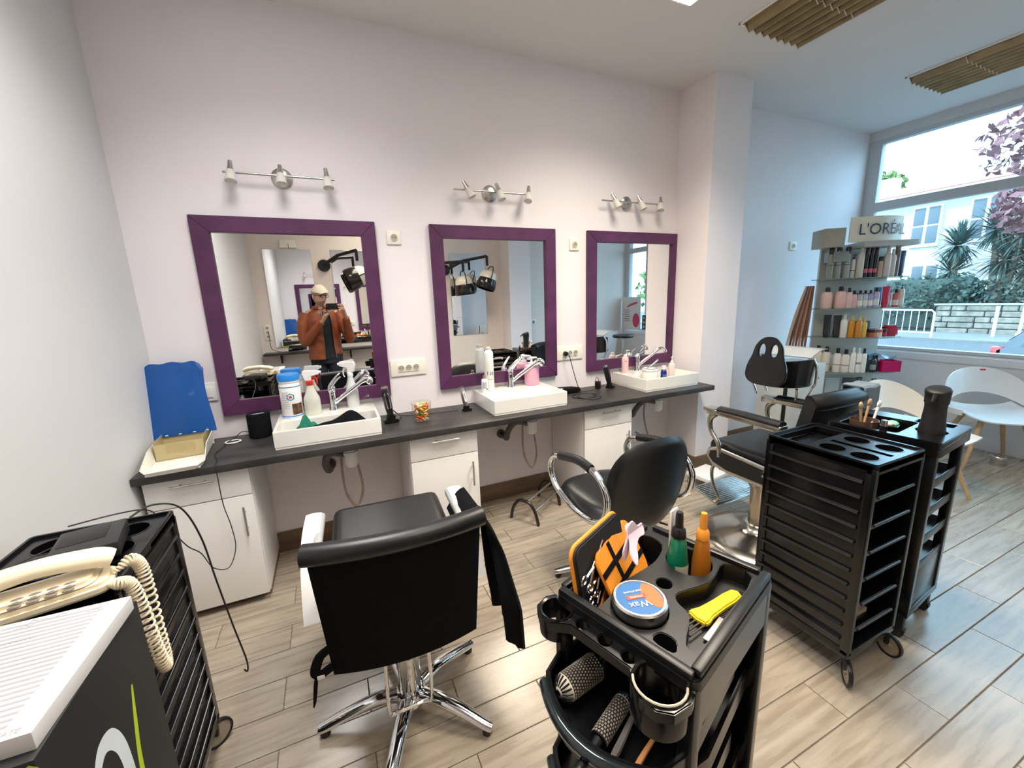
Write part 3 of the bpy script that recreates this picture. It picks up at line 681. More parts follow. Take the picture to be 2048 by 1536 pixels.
for k in range(5):
    a = rad(29+72*k+3)
    lg = MB().tube([(.03, 0, .075), (.12, 0, .082), (.22, 0, .060), (.30, 0, .034), (.325, 0, .030)], [.030, .027, .024, .022, .018], 14, sub=4, flat=.72).xf(RZ(math.degrees(a))).ob('base_leg', chrome, t)
    MB().cyl((.305, 0, .0), (.305, 0, .022), .017, .019, n=16).xf(RZ(math.degrees(a))).ob('glide', blackm, lg)
MB().tube([(-.075, -.10, .44), (-.078, -.115, .33), (-.08, -.135, .17), (-.06, -.14, .160), (.03, -.135, .160), (.06, -.13, .164), (.066, -.10, .33), (.063, -.09, .44)], .0065, 8, sub=4).ob('lift_bar', chrome, t)
st = MB().tube([(-.215, -.185, .52), (-.25, -.185, .50), (-.268, -.185, .455), (-.258, -.185, .438), (-.222, -.185, .455)], .008, 8, sub=3, flat=1.8).ob('strap', blackf, t)
MB().tube([(-.265, -.185, .445), (-.272, -.185, .41), (-.28, -.185, .36), (-.286, -.185, .335)], [.003, .006, .005, .002], 8, sub=3).ob('strap_end', blackf, st)
MB().box((-.254, -.193, .437), (.020, .004, .012), .001).ob('white_tag', white, st)
# cape over the right arm
rn = random.Random(11)
def cape(u, v):
    # u from back to front, v from the inside over the arm and down outside
    fold = sin(u*19)*.013+sin(u*33+1)*.007
    if v < .2: k = v/.2; x, z, k2 = .236+.08*k, .62+.082*sin(k*pi/2), 0
    else:
        k2 = (v-.2)/.8; L_ = .445+.035*sin(u*7+.5)-.05*(u > .75)*(u-.75)*4; x, z = .318+.050*sin(min(1, k2*3)*pi/2)+.02*k2+1.7*fold*min(1, k2*1.5), .702-L_*k2
    y0, y1 = (.06+(-.15-.06)*min(1, k2*1.6), .30+(.10-.30)*min(1, k2*1.1))
    return Vector((x, y0+(y1-y0)*u, z))
tag(MB().grid(cape, 40, 26, thick=.004, M=T3((.125, 1.33, 0)) @ RZ(-3)).ob('salon_cape', blackf), 'black salon cape hanging over the right arm of the white-armed chair', 'cape')
# ---- round-backed chair with chrome loop arms
t = thing('styling_chair', 'black round-backed styling chair with chrome loop arms', 'chair', (1.275, 1.60, 0), rad(2))
def shield(u, v):
    a = 2*pi*u; r = v
    cx_, sz_ = cos(a), sin(a)
    w_ = .245*(1 if sz_ > 0 else 1-.25*abs(sz_)**1.5); h = .225 if sz_ > 0 else .255
    k = (abs(cx_)**2.8+abs(sz_)**2.8)**(-1/2.8)
    x = r*w_*cx_*k; z = r*h*sz_*k
    return Vector((x, -.21-.24*(z+.02)*.55-.03*(1-(x/.25)**2), .64+z))
MB().grid(shield, 48, 9, thick=.0, cu=True).ob('tmp', leather, t) if 0 else None
def shell(s_, inset):
    def f(u, v):
        p = shield(u, v*(1-inset)); e = 1-v**6; return Vector((p.x, p.y+s_*.034*e**.5, p.z))
    return f
MB().grid(shell(-1, 0), 48, 14, cu=True).grid(shell(1, 0), 48, 14, cu=True).ob('backrest', leather, t, smooth=80)
def seatf(s_):
    def f(u, v):
        a = 2*pi*u; k = (abs(cos(a))**3.4+abs(sin(a))**3.4)**(-1/3.4); e = (1-v**7)**.5
        return Vector((.235*v*cos(a)*k, .045+.245*v*sin(a)*k, .455+s_*.055*e))
    return f
MB().grid(seatf(1), 48, 14, cu=True).grid(seatf(-1), 48, 14, cu=True).ob('seat', leather, t, smooth=80)
for s in (-1, 1):
    lp = [(.135, .698), (-.03, .728), (-.17, .715), (-.245, .64), (-.235, .54), (-.16, .475), (.0, .462), (.165, .515), (.225, .60), (.20, .67)]
    ar = MB().tube([(s*.262, a, b) for a, b in lp], .0155, 12, closed=True, sub=5).ob('arm_loop', chrome, t)
    MB().tube([(s*.262, .125, .706), (s*.262, -.03, .735), (s*.262, -.13, .726)], .022, 14, sub=4).ob('arm_pad', leather, ar)
    MB().tube([(s*.262, -.10, .466), (s*.20, -.05, .43), (s*.12, 0, .40)], .012, 8).ob('arm_bracket', chrome, ar)
MB().cyl((0, .0, .385), (0, 0, .402), .13, n=24, bev=.003).ob('seat_plate', blackm, t)
MB().cyl((0, 0, .06), (0, 0, .39), .036, n=24).ob('column', blackm, t)
MB().tube([(-.02, -.18, .47), (-.02, -.13, .405), (0, -.05, .395)], .022, 10, flat=.5).ob('back_bracket', blackm, t)
MB().lathe([(0, .04), (.05, .045), (.055, .075), (.04, .10), (0, .10)], n=24).ob('hub', chrome, t)
for k in range(5):
    a = 154+72*k
    lg = MB().tube([(.03, 0, .07), (.13, 0, .072), (.24, 0, .05), (.31, 0, .034), (.33, 0, .03)], [.026, .024, .022, .02, .016], 14, sub=4, flat=.75).xf(RZ(a)).ob('base_leg', chrome, t)
    MB().cyl((.31, 0, 0), (.31, 0, .022), .016, .018, n=14).xf(RZ(a)).ob('glide', blackm, lg)
MB().tube([(.06, .0, .36), (.16, -.12, .34), (.2, -.17, .33)], .006, 8).ob('lift_lever', blackm, t)
# ---- loose tubular footrest
t = thing('footrest', 'low tubular footrest standing between the two styling chairs', 'footrest', (1.19, 2.39, 0))
A_ = [((1.015, 2.41), (1.132, 2.225)), ((1.33, 2.60), (1.401, 2.40))]
cs = []
for (p, q) in A_:
    p = Vector((p[0]-1.19, p[1]-2.39, .005)); q = Vector((q[0]-1.19, q[1]-2.39, .005)); m_ = (p+q)/2; up = Vector((0, 0, .15))
    MB().tube([p, p.lerp(q, .10)+up*.55, p.lerp(q, .3)+up*.95, m_+up, p.lerp(q, .72)+up*.93, p.lerp(q, .9)+up*.55, q], .011, 10, sub=5).ob('leg_hoop', mat('dark_bronze_tube', (.06, .05, .045), .3, .8), t)
    cs.append((p.lerp(q, .6)+up*.99, p.lerp(q, .86)+up*.62))
for a, b in zip(*cs): MB().cyl(a, b, .0075, n=10).ob('cross_rail', steel, t)
# ---- barber chair
gold = mat('aged_chrome', (.46, .42, .34), .22, 1, var=.15, scale=12)
t = thing('barber_chair', 'black and chrome barber chair with padded arms and a round pedestal', 'barber chair', (2.34, 1.48, 0))
MB().lathe([(0, 0), (.31, 0), (.315, .006), (.30, .018), (.24, .028), (.13, .05), (.085, .075), (.078, .09), (.085, .10), (.072, .105), (0, .105)], n=64, c=(-.06, 0, 0)).ob('pedestal', mat('spun_steel', (.62, .60, .54), .2, 1, var=.08, scale=14), t)
MB().lathe([(0, .10), (.068, .10), (.068, .34), (.08, .35), (.08, .40), (0, .40)], n=40, c=(-.06, 0, 0)).ob('column', gold, t)
MB().box((0, .02, .425), (.40, .38, .05), .01).ob('seat_frame', blackm, t)
MB().box((0, .03, .545), (.47, .47, .11), .045, seg=4).ob('seat', leather, t)
MB().grid(lambda u, v: Vector(((u-.5)*.44, -.235-.09*v-.04*(1-(2*u-1)**2), .50+.45*v)), 15, 12, thick=.075).ob('backrest', leather, t)
MB().tube([(-.2, -.285, .935), (-.1, -.325, .95), (.1, -.325, .95), (.2, -.285, .935)], .045, 16, sub=4).ob('back_roll', leather, t)
for s in (-1, 1):
    x = s*.265
    ar = MB().box((x, .02, .795), (.062, .46, .030), .008, seg=3).ob('armrest', gold, t)
    MB().tube([(x, -.20, .812), (x, .02, .815), (x, .17, .812)], .033, 16, flat=.62).ob('arm_pad', leather, ar)
    MB().box((x, .225, .795), (.066, .085, .042), .006).ob('arm_cap', steel, ar)
    MB().tube([(x, .20, .78), (x, .235, .74), (x, .225, .67), (x, .17, .60), (x, .15, .52)], [.020, .017, .014, .015, .02], 10, sub=5).ob('arm_support', gold, ar)
    MB().tube([(x, -.18, .78), (x, -.19, .70), (x, -.15, .58), (x, -.13, .50)], [.018, .015, .014, .018], 10, sub=4).ob('arm_support', gold, ar)
    pr = [(-.20, .455), (.10, .455), (.19, .475), (.225, .505), (.215, .54), (.17, .555), (.0, .545), (-.20, .53)]
    MX = Matrix(((0, 0, 1, 0), (1, 0, 0, 0), (0, 1, 0, 0), (0, 0, 0, 1)))
    sp = MB().prism(pr, -.016, .016, .008, M=T3((x, 0, 0)) @ MX).ob('side_panel', leather, t)
    MB().tube([(x, -.20, .537), (x, .0, .551), (x, .17, .561), (x, .225, .542), (x, .236, .508), (x, .195, .468), (x, .10, .448), (x, -.20, .448)], .007, 8, flat=2.3).ob('panel_trim', steel, sp)
    MB().tube([(s*.20, .20, .47), (s*.22, .235, .40), (s*.215, .225, .30), (s*.20, .19, .22), (s*.19, .23, .185)], [.022, .018, .015, .014, .016], 10, sub=5, flat=.6).ob('foot_bracket', gold, t)
fp = MB().box((0, .0, 0), (.42, .20, .012), .004, M=T3((0, .285, .185)) @ RX(14)).ob('footplate', steel, t)
for k in range(13): MB().box((0, -.085+k*.0142, .0085), (.40, .006, .005), .0015, M=T3((0, .285, .185)) @ RX(14)).ob('rib', chrome, fp)
MB().tube([(.05, .10, .41), (.05, .17, .34), (.05, .13, .25), (0, .08, .22)], .03, 12, sub=4, flat=.5).ob('linkage', gold, t)
MB().tube([(-.06, .0, .36), (.05, .12, .30), (.10, .16, .27)], .012, 8).box((.10, .165, .27), (.05, .03, .03), .006).ob('pump_lever', dsteel, t)
# ---- child seat standing on the far arm
t = thing('child_seat', 'black plastic child booster seat with two oval holes on the barber chair arm', 'booster seat', (2.64, 1.66, .822), rad(2))
def wall(u, v):
    a = rad(60+240*u); back = max(0, -cos(a))
    h = .10+.07*abs(sin(a))**2+.06*back**2
    r = .160+.014*v
    return Vector((r*cos(a), r*.95*sin(a), .085+h*v))
shellm = blackp
b = MB().grid(wall, 48, 9, thick=.010); b.lathe([(0, .075), (.14, .078), (.162, .09), (.162, .10), (0, .10)], n=36, sy=.95)
b.ob('bucket', shellm, t)
bp_ = MB().prism(smoothpoly0([(-.125, -.02), (-.125, .05), (-.10, .12), (-.085, .18), (-.05, .225), (0, .24), (.05, .225), (.085, .18), (.10, .12), (.125, .05), (.125, -.02), (.07, -.06), (-.07, -.06)], 4), 0, .016, .004, hole=[circ(-.038, .155, .020, 16, .040, True), circ(.038, .155, .020, 16, .040, True)], M=T3((-.178, 0, .155)) @ RZ(-90) @ RX(84))
bp_.ob('back_panel', shellm, t)
for y_ in (-.157, .157):
    MB().tube([(.02, y_, .26), (.05, y_*1.06, .20), (.055, y_*1.06, .10), (.05, y_, .075), (.05, y_*.8, .0)], .008, 10, sub=4).ob('leg', chrome, t)
    MB().tube([(-.09, y_*.9, .08), (-.07, y_*.85, .04), (-.06, y_*.8, .0)], .008, 10, sub=3).ob('leg', chrome, t)
MB().grid(lambda u, v: Vector((.02+.17*u, -.145+.29*v, .262+.045*sin(u*pi*.6))), 14, 14, thick=.006).ob('tray', tinted('smoke_clear_plastic', (.55, .58, .6), .55), t)
# ---- white step box by the pillar
t = thing('step_box', 'small white metal step on the floor by the pillar', 'step', (2.62, 2.16, 0), rad(8))
MB().box((0, 0, .085), (.26, .2, .03), .004).ob('top', white, t)
for sx in (-1, 1):
    for sy in (-1, 1): MB().box((sx*.11, sy*.08, .035), (.02, .02, .07), .003).ob('leg', dsteel, t)
# ---- white shell armchairs with wooden legs
def shell_chair(label, x, y, rz, m_):
    t = thing('shell_chair', label, 'chair', (x, y, 0), rad(rz))     # faces +y
    # seat pan
    def pan(u, v):
        X = (u-.5)*2; Y = (v-.5)*2
        return Vector((X*.245*(1-.12*max(0, -Y)), Y*.235, .425+.045*abs(X)**3+.03*max(0, -Y)**3+.012*max(0, Y)**2*-1))
    MB().grid(pan, 17, 15, thick=.010).ob('seat', m_, t, smooth=60)
    # wrap-around back: band whose height peaks at the rear and flows into the seat at the front sides
    def band(u, v):
        a = rad(-22-136*u-0) ; a = rad(-(-28+236*u)); rear = max(0, -sin(a))
        top = .475+.30*rear**.9; bot = .43+.135*rear**1.4
        z = bot+(top-bot)*v; r = .265+.045*v*rear
        return Vector((r*cos(a)*1.06, r*.95*sin(a)-.02*v*rear, z))
    MB().grid(band, 60, 10, thick=.009).ob('back_band', m_, t, smooth=60)
    MB().box((.02, -.298, .735), (.035, .004, .014), .001, M=RX(-8)).ob('red_badge', redp, t) if 'window' in label else None
    MB().box((0, 0, .405), (.24, .24, .018), .004).ob('under_plate', mat('grey_under_plate', (.3, .3, .3), .5), t)
    for sx in (-1, 1):
        for sy in (-1, 1): MB().cyl((sx*.12, sy*.12, .405), (sx*.24, sy*.235, 0), .019, .013, n=14).ob('leg', wood, t)
shellw = mat('white_shell_plastic', (.84, .85, .84), .3, var=.01, coat=.2)
shell_chair('white shell armchair with wooden legs by the shop window', 4.93, 1.36, 133, shellw)
shell_chair('white shell armchair with wooden legs behind the black trolleys', 3.83, 1.42, 165, mat('warm_white_shell', (.84, .80, .72), .35, var=.01))
# ---- little tin stack on the floor
t = thing('ribbed_tin', 'small ribbed metal tin on the floor under the shell armchair', 'tin', (4.97, 1.29, 0))
MB().lathe([(0, 0), (.05, 0), (.05, .02), (.046, .022), (.046, .026), (.05, .028), (.05, .046), (.046, .048), (.046, .052), (.05, .054), (.05, .074), (.045, .08), (0, .08)], n=28).ob('body', steel, t)
# ================================================================ trolleys
beigewheel = mat('beige_wheel_disc', (.34, .29, .21), .45)
def caster(t, x, y, out):
    c = MB().tube([(x, y, .135), (x, y, .11), (x+out[0]*.012, y+out[1]*.012, .085)], .011, 10).box((x+out[0]*.02, y+out[1]*.02, .075), (.018, .018, .05), .004).ob('caster_fork', blackm, t)
    d = Vector((out[0], out[1], 0)).normalized(); cx_ = Vector((x, y, .048))+d*.030; n_ = Vector((-d.y, d.x, 0)); ax = (n_*.9+d*.5).normalized()
    M = Matrix.Translation(cx_) @ ax.to_track_quat('Z', 'Y').to_matrix().to_4x4()
    MB().lathe([(.040, -.007), (.047, -.007), (.048, 0), (.047, .007), (.040, .007), (.040, -.007)], n=32, M=M).ob('tyre', blackm, c)
    MB().cyl((0, 0, -.004), (0, 0, .004), .041, n=28, M=M).cyl((0, 0, -.009), (0, 0, .009), .008, n=12, M=M).ob('wheel_disc', beigewheel, c)
def ribbed_trolley(label, x, y, rz, spin=False):
    """w .325 (x) by d .39 (y); ribbed sides at +-x, open ends at +-y"""
    W, D, H = .325, .39, .90
    t = thing('salon_trolley', label, 'trolley', (x, y, 0), rad(rz))
    for s in (-1, 1):
        sp = MB().box((s*(W/2-.012), 0, .50), (.014, D-.006, .74), .004).ob('side_panel', blackp, t)
        for k in range(12):
            z = .825-k*.0585
            MB().tube([(s*(W/2-.002), -D/2+.035, z), (s*(W/2-.002), D/2-.02, z)], .0085, 8, flat=.8).ob('rib', blackp, sp)
        for sy in (-1, 1): MB().box((s*(W/2-.010), sy*(D/2-.016), .50), (.020, .032, .76), .004).ob('post', blackp, t)
    MB().box((0, 0, .125), (W, D, .035), .006).ob('base', blackp, t)
    holes = [circ(sx*.082, sy, .041, 28, cw=True) for sx in (-1, 1) for sy in (-.012, -.118)]
    slot = [(-.012, .035), (-.012, -.165), (.012, -.165), (.012, .035)][::-1]
    rec = [(-.135, .06), (-.135, .17), (.135, .17), (.135, .06)]
    sl = [(-.013, -.165), (-.013, .035), (.013, .035), (.013, -.165)]
    tp = MB().prism(rrect(0, 0, W, D, .014, 4), .872, .892, hole=holes+[sl, rec]).ob('top', blackp, t)
    rim = MB()
    rim.prism(rrect(0, 0, W, D, .014, 4), .860, .9, .002, hole=[rrect(0, 0, W-.022, D-.022, .008, 3)[::-1]])
    rim.ob('top_rim', blackp, t)
    b = MB().box((0, .115, .856), (.29, .13, .006))
    for h_ in holes:
        cx_ = sum(p[0] for p in h_)/len(h_); cy_ = sum(p[1] for p in h_)/len(h_)
        b.lathe([(.041, .885), (.039, .82), (0, .82)], c=(cx_, cy_, 0), n=28)
        b.lathe([(.041, .893), (.0445, .893), (.0445, .890), (.041, .889)], c=(cx_, cy_, 0), n=28)
    b.box((0, -.065, .862), (.03, .22, .006))
    b.ob('cup_well', blackp, t)
    for k in range(6):
        z = .775-k*.108
        tr = MB().box((0, 0, z-.028), (W-.05, D-.03, .005))
        for s in (-1, 1): tr.box((s*(W/2-.028), 0, z-.012), (.005, D-.03, .034)).box((s*(W/2-.024), 0, z-.02), (.012, D-.02, .008))
        for s in (-1, 1): tr.box((0, s*(D/2-.016), z-.02), (W-.05, .006, .02), .002)
        tr.ob('tray', blackp, t)
        for s in (-1, 1): MB().tube([(-W/2+.05, s*(D/2-.004), z-.004), (W/2-.05, s*(D/2-.004), z-.004)], .006, 8).cyl((W/2-.075, s*(D/2-.03), z+.002), (W/2-.075, s*(D/2-.03), z+.012), .012, n=12).ob('tray_lip', mat('grey_sheen_plastic', (.04, .045, .05), .2), tr) if 0 else None
        for s in (-1, 1): MB().tube([(-W/2+.045, s*(D/2-.004), z-.008), (W/2-.045, s*(D/2-.004), z-.008)], .0055, 8).ob('tray_lip', mat('grey_sheen_plastic', (.05, .055, .06), .22), t)
    for sx in (-1, 1):
        for sy in (-1, 1): caster(t, sx*(W/2-.025), sy*(D/2-.03), (sx*.35, sy))
    return t
tb = ribbed_trolley('ribbed black trolley with empty cup holes beside the barber chair', 1.815, .885, 0)
td = ribbed_trolley('ribbed black trolley by the left wall under the cream telephone', -.665, 1.30, 180)
# few things left in the open trays of the ribbed trolley
tag(MB().box((0, 0, .012), (.12, .08, .02), .003).ob('paper_pack', mat('kraft_pack', (.55, .42, .25), .6), None, (1.80, .78, .206)), 'small kraft paper pack in the lowest tray of the ribbed trolley', 'pack')
tag(MB().box((0, 0, .012), (.09, .05, .022), .004).ob('roller_pack', mat('dark_red_pack', (.13, .02, .015), .5), None, (1.75, .80, .424)), 'dark red pack in a middle tray of the ribbed trolley', 'pack')
# ---- glossy trolley with deep top tray
t = thing('salon_trolley', 'glossy black trolley with a deep top tray of brushes and a spray bottle', 'trolley', (2.25, .895, 0), rad(6))
W, D = .35, .36
for s in (-1, 1):
    if s < 0: MB().box((s*(W/2-.008), 0, .50), (.016, D, .76), .004).ob('side_panel', blackp, t)
    for sy in (-1, 1): MB().box((s*(W/2-.018), sy*(D/2-.018), .48), (.034, .034, .72), .004).ob('post', blackp, t)
MB().box((0, -D/2+.012, .22), (W-.05, .012, .20), .003).ob('front_panel', blackp, t)
MB().box((0, 0, .125), (W, D, .035), .006).ob('base', blackp, t)
holes = [rrect(-.035, .055, .24, .2, .012, 3)[::-1], circ(-.02, -.115, .048, 26, cw=True), rrect(.125, -.09, .06, .12, .008, 3)[::-1]]
MB().prism(rrect(0, 0, W+.02, D+.02, .012, 4), .875, .90, .003, hole=holes).ob('top', blackp, t)
b = MB()
for x0, x1, y0, y1 in ((-.157, .087, -.048, .158), (.093, .157, -.152, -.028)):
    cx_, cy_ = (x0+x1)/2, (y0+y1)/2
    b.box((cx_, cy_, .815), (x1-x0, y1-y0, .004)).box((x0, cy_, .845), (.004, y1-y0, .062)).box((x1, cy_, .845), (.004, y1-y0, .062)).box((cx_, y0, .845), (x1-x0, .004, .062)).box((cx_, y1, .845), (x1-x0, .004, .062))
b.lathe([(.048, .88), (.047, .80), (0, .80)], c=(-.02, -.115, 0), n=26)
b.ob('top_well', blackp, t)
b = MB()
b.prism(rrect(0, 0, W+.02, D+.02, .012, 4), .84, .876, .002, hole=[rrect(0, 0, W-.02, D-.02, .008, 3)[::-1]])
b.ob('top_apron', blackp, t)
for k in range(4):
    z = .72-k*.125
    tr = MB().box((0, 0, z-.03), (W-.05, D-.04, .005))
    for s in (-1, 1): tr.box((s*(W/2-.03), 0, z-.012), (.005, D-.03, .036)).box((0, s*(D/2-.01), z-.012), (W-.06, .006, .036), .002)
    tr.ob('tray', mat('grey_tray_plastic', (.05, .055, .06), .3), t)
for sx in (-1, 1):
    for sy in (-1, 1): MB().box((sx*(W/2-.03), sy*(D/2-.03), .055), (.04, .04, .11), .01).cyl((sx*(W/2-.03)-.012, sy*(D/2-.03), .026), (sx*(W/2-.03)+.012, sy*(D/2-.03), .026), .0255, n=18).ob('caster', blackm, t)
RC = RZ(6)
def cpos(x, y): v = RC @ Vector((x, y, 0)); return 2.25+v.x, .895+v.y
# black continuous-mist bottle
x, y = cpos(-.02, -.115)
t = thing('mist_bottle', 'matt black mist spray bottle standing in the glossy trolley', 'spray bottle', (x, y, .802), rad(190))
MB().lathe([(0, 0), (.043, 0), (.045, .01), (.044, .09), (.037, .15), (.034, .20), (.037, .235), (.0, .235)], n=28).ob('bottle', mat('matt_black', (.010, .010, .011), .45), t)
MB().tube([(0, 0, .22), (0, 0, .25), (.004, 0, .272), (.006, 0, .28)], [.038, .039, .041, .036], 20, sub=3).ob('head', mat('matt_black', (.01, .01, .011)), t)
MB().tube([(.03, 0, .262), (.05, 0, .255), (.075, 0, .235)], [.009, .008, .004], 8, sub=3).ob('trigger', blackm, t)
# things in the deep tray
def brush_pot(x, y):
    xx, yy = cpos(x, y); t = thing('brush_pot', 'smoky clear pot holding wooden brushes in the glossy trolley', 'pot', (xx, yy, .8175))
    MB().lathe([(0, .003), (.04, .003), (.05, .10), (.053, .10), (.043, 0), (0, 0)], n=28).ob('pot', tinted('smoke_brown', (.18, .11, .08), .5), t)
brush_pot(-.10, .085)
for k, (dx, dy, lean, c) in enumerate(((-.01, 0, -12, (.5, .36, .2)), (.012, .01, 14, (.42, .26, .12)), (.02, -.012, 22, (.75, .72, .66)))):
    xx, yy = cpos(-.10+dx, .085+dy)
    o = MB().tube([(0, 0, 0), (0, 0, .10), (0, 0, .15)], [.004, .005, .006], 8, sub=2).sph((0, 0, .165), .012, (1, .6, 1.5), 10).xf(RY(lean)).ob('tint_brush', mat('tint_handle_%d' % k, c, .5), None, (xx, yy, .826))
    tag(o, ['pale wood brush leaning in the smoky pot', 'brown tuft brush leaning in the smoky pot', 'white handled brush leaning out of the smoky pot'][k], 'brush')
xx, yy = cpos(.03, -.0); t = thing('accessory_box', 'clear box with a green sponge and hair pins in the glossy trolley', 'box', (xx, yy+.03, .8175), rad(12))
b = MB().box((0, 0, .003), (.085, .06, .004))
for s in (-1, 1): b.box((s*.041, 0, .035), (.003, .06, .065)).box((0, s*.029, .035), (.085, .003, .065))
b.ob('box', clear, t); MB().sph((.01, .0, .066), .025, (1.3, 1, .6)).ob('green_sponge', mat('mint_sponge', (.22, .62, .42), .8), t); MB().sph((-.022, .0, .07), .014, (1.2, 1, .8)).ob('pin_bundle', mat('pale_pins', (.55, .45, .38), .4), t)
xx, yy = cpos(-.148, .0); t = thing('dropper_bottle', 'small clear bottle with a black cap in the glossy trolley', 'bottle', (xx, yy, .8175))
MB().lathe([(0, 0), (.015, 0), (.016, .06), (.009, .075), (0, .075)], n=18).ob('bottle', clear, t); MB().lathe([(.012, .072), (.013, .10), (.0, .10)], n=16).ob('cap', blackm, t); MB().lathe([(.011, .10), (.011, .125), (0, .127)], n=16).ob('cap_top', steel, t)

# ---- foreground trolley with moulded organiser top (local ex = 18 deg)
AX, AY, AA = .59, .572, 18
t = tA = thing('salon_trolley', 'black trolley with a moulded organiser top and pulled-out brush drawer', 'trolley', (AX, AY, 0), rad(AA))
W, D = .37, .30; Z = .90
def smoothpoly(p, n=3): return [(v.x, v.y) for v in spline([Vector((a, b, 0)) for a, b in p], n, True)]
caseH = smoothpoly([(-.165, .065), (-.155, .128), (-.07, .135), (.05, .135), (.13, .128), (.125, .075), (.06, .055), (.0, .06), (-.06, .068), (-.11, .062)], 3)
bot = circ(.108, .0, .050, 28); small = circ(.0, .003, .017, 18); tin = circ(-.098, .003, .056, 28)
comb = smoothpoly([(.155, -.06), (.15, -.118), (.0, -.122), (-.11, -.122), (-.118, -.10), (-.05, -.075), (-.03, -.04), (-.005, -.032), (.06, -.06), (.10, -.062)], 3)
tri = smoothpoly([(-.150, -.055), (-.125, -.058), (-.125, -.085), (-.150, -.095)], 3)
holes = [h[::-1] for h in (bot, small, tin, caseH[::-1] if 0 else caseH, comb, tri)]
def area(p): return sum(p[i][0]*p[(i+1) % len(p)][1]-p[(i+1) % len(p)][0]*p[i][1] for i in range(len(p)))/2
holes = [h if area(h) < 0 else h[::-1] for h in holes]
MB().prism(rrect(0, 0, W, D, .02, 5), .872, Z-.004, .0015, hole=holes).ob('organiser_top', blackm, t)
b = MB()
def well(outline, depth, bottom=True):
    n = len(outline); vs_ = [(x, y, Z-.006) for x, y in outline]+[(x*.97+.03*sum(p[0] for p in outline)/n, y*.97+.03*sum(p[1] for p in outline)/n, Z-depth) for x, y in outline]
    b.raw(vs_, [(i, (i+1) % n, n+(i+1) % n, n+i) for i in range(n)]+([tuple(range(n, 2*n))] if bottom else []))
well(bot, .07); well(small, .05); well(tin, .03); well(caseH, .075); well(comb, .04); well(tri, .05)
b.ob('organiser_well', blackm, t)
b = MB().box((0, -D/2+.010, Z+.004), (W-.03, .018, .016), .005).box((0, D/2-.008, Z+.001), (W-.04, .014, .010), .004).box((W/2-.010, 0, Z+.001), (.016, D-.05, .010), .004).box((-W/2+.010, 0, Z+.002), (.016, D-.02, .012), .004)
b.ob('top_edge', blackm, t)
# wing with two rings and three holes on the -x side
wing_o = smoothpoly([(-.172, .15), (-.172, -.135), (-.182, -.155), (-.205, -.15), (-.236, -.118), (-.236, -.06), (-.218, -.045), (-.216, .08), (-.232, .10), (-.238, .135), (-.21, .165), (-.185, .165)], 4)
rings = [circ(-.202, .128, .030, 22), circ(-.204, -.098, .040, 26)]+[circ(-.196, q, .0135, 16) for q in (.066, .014, -.036)]
rings = [h if area(h) < 0 else h[::-1] for h in rings]
wing_o = wing_o if area(wing_o) > 0 else wing_o[::-1]
wg = MB().prism([(-.172, .152), (-.218, .152), (-.218, -.14), (-.172, -.14)][::-1] if 0 else [(-.172, -.145), (-.172, .16), (-.19, .17), (-.222, .165), (-.240, .14), (-.240, .115), (-.222, .092), (-.214, .08), (-.214, -.05), (-.240, -.068), (-.251, -.09), (-.251, -.118), (-.236, -.14), (-.20, -.15)], .855, .878, .002, hole=rings).ob('side_wing', blackp, t)
MB().lathe([(.0400, .879), (.045, .881), (.047, .876), (.046, .815), (.041, .815), (.040, .879)], c=(-.204, -.098, 0), n=28).ob('cup_ring', blackp, wg)
MB().lathe([(.030, .879), (.0345, .881), (.036, .876), (.035, .83), (.031, .83), (.030, .879)], c=(-.202, .128, 0), n=24).ob('cup_ring', blackp, wg)
MB().tube([(-.204+.0425*cos(rad(a)), -.098+.0425*sin(rad(a)), .8815) for a in range(120, 361, 15)], .0022, 6).ob('tape', mat('cream_tape', (.55, .47, .33), .5), wg)
# frame: side brackets, posts
MX = Matrix(((0, 0, 1, 0), (1, 0, 0, 0), (0, 1, 0, 0), (0, 0, 0, 1)))
for s in (-1, 1):
    for sx in (-1, 1): MB().box((sx*(W/2-.015), s*(D/2-.015), .50), (.028, .028, .76), .005).ob('post', blackp, t)
    MB().prism([(-W/2, .875), (W/2, .875), (W/2, .80), (W/2-.03, .79), (-W/2+.04, .79), (-W/2, .72)][::-1], -.008, .008, .002, M=T3((0, s*(D/2-.01), 0)) @ RX(90)).ob('side_bracket', blackp, t)
MB().box((0, 0, .12), (W, D, .03), .005).ob('base', blackp, t)
MB().box((W/2-.006, 0, .45), (.010, D-.06, .62), .002).ob('back_panel', blackp, t)
def drawer(z, pull, name='drawer', pal=0):
    x0, x1 = -.17-pull, .15-pull; 
    out = [(x1, -.125), (x1, .125), (x0+.06, .142), (x0+.01, .128)]+[(x0-.045*(1-(k/8*2-1)**2)-.0, .118-.236*k/8) for k in range(9)]+[(x0+.01, -.128), (x0+.06, -.142)]
    inn = [(p[0]*.955+.045*(x0+x1)/2, p[1]*.94) for p in out]
    out = out if area(out) > 0 else out[::-1]; inn = inn if area(inn) < 0 else inn[::-1]
    d_ = MB().prism(out, z-.052, z, .0025, hole=[inn]).prism([(p[0]*.97+.03*(x0+x1)/2, p[1]*.96) for p in out], z-.056, z-.050).ob(name, blackp, t)
    MB().tube([(p[0]-.003, p[1], z-.012) for p in [(x0-.045*(1-(k/12*2-1)**2)-.0, .118-.236*k/12) for k in range(13)]], .012, 10, flat=1.1).ob('drawer_front', mat('green_black_sheen', (.012, .018, .020), .12, coat=.5), d_)
    return d_
drawer(.755, .078); drawer(.545, .062)
for z in (.66, .44, .335, .23): drawer(z, -.02)
for s in (-1, 1):
    for sx in (-1, 1): caster(t, sx*(W/2-.03), s*(D/2-.03), (sx, s*.4))
RA = RZ(AA)
def apos(x, y, z=0): v = RA @ Vector((x, y, 0)); return (AX+v.x, AY+v.y, z)
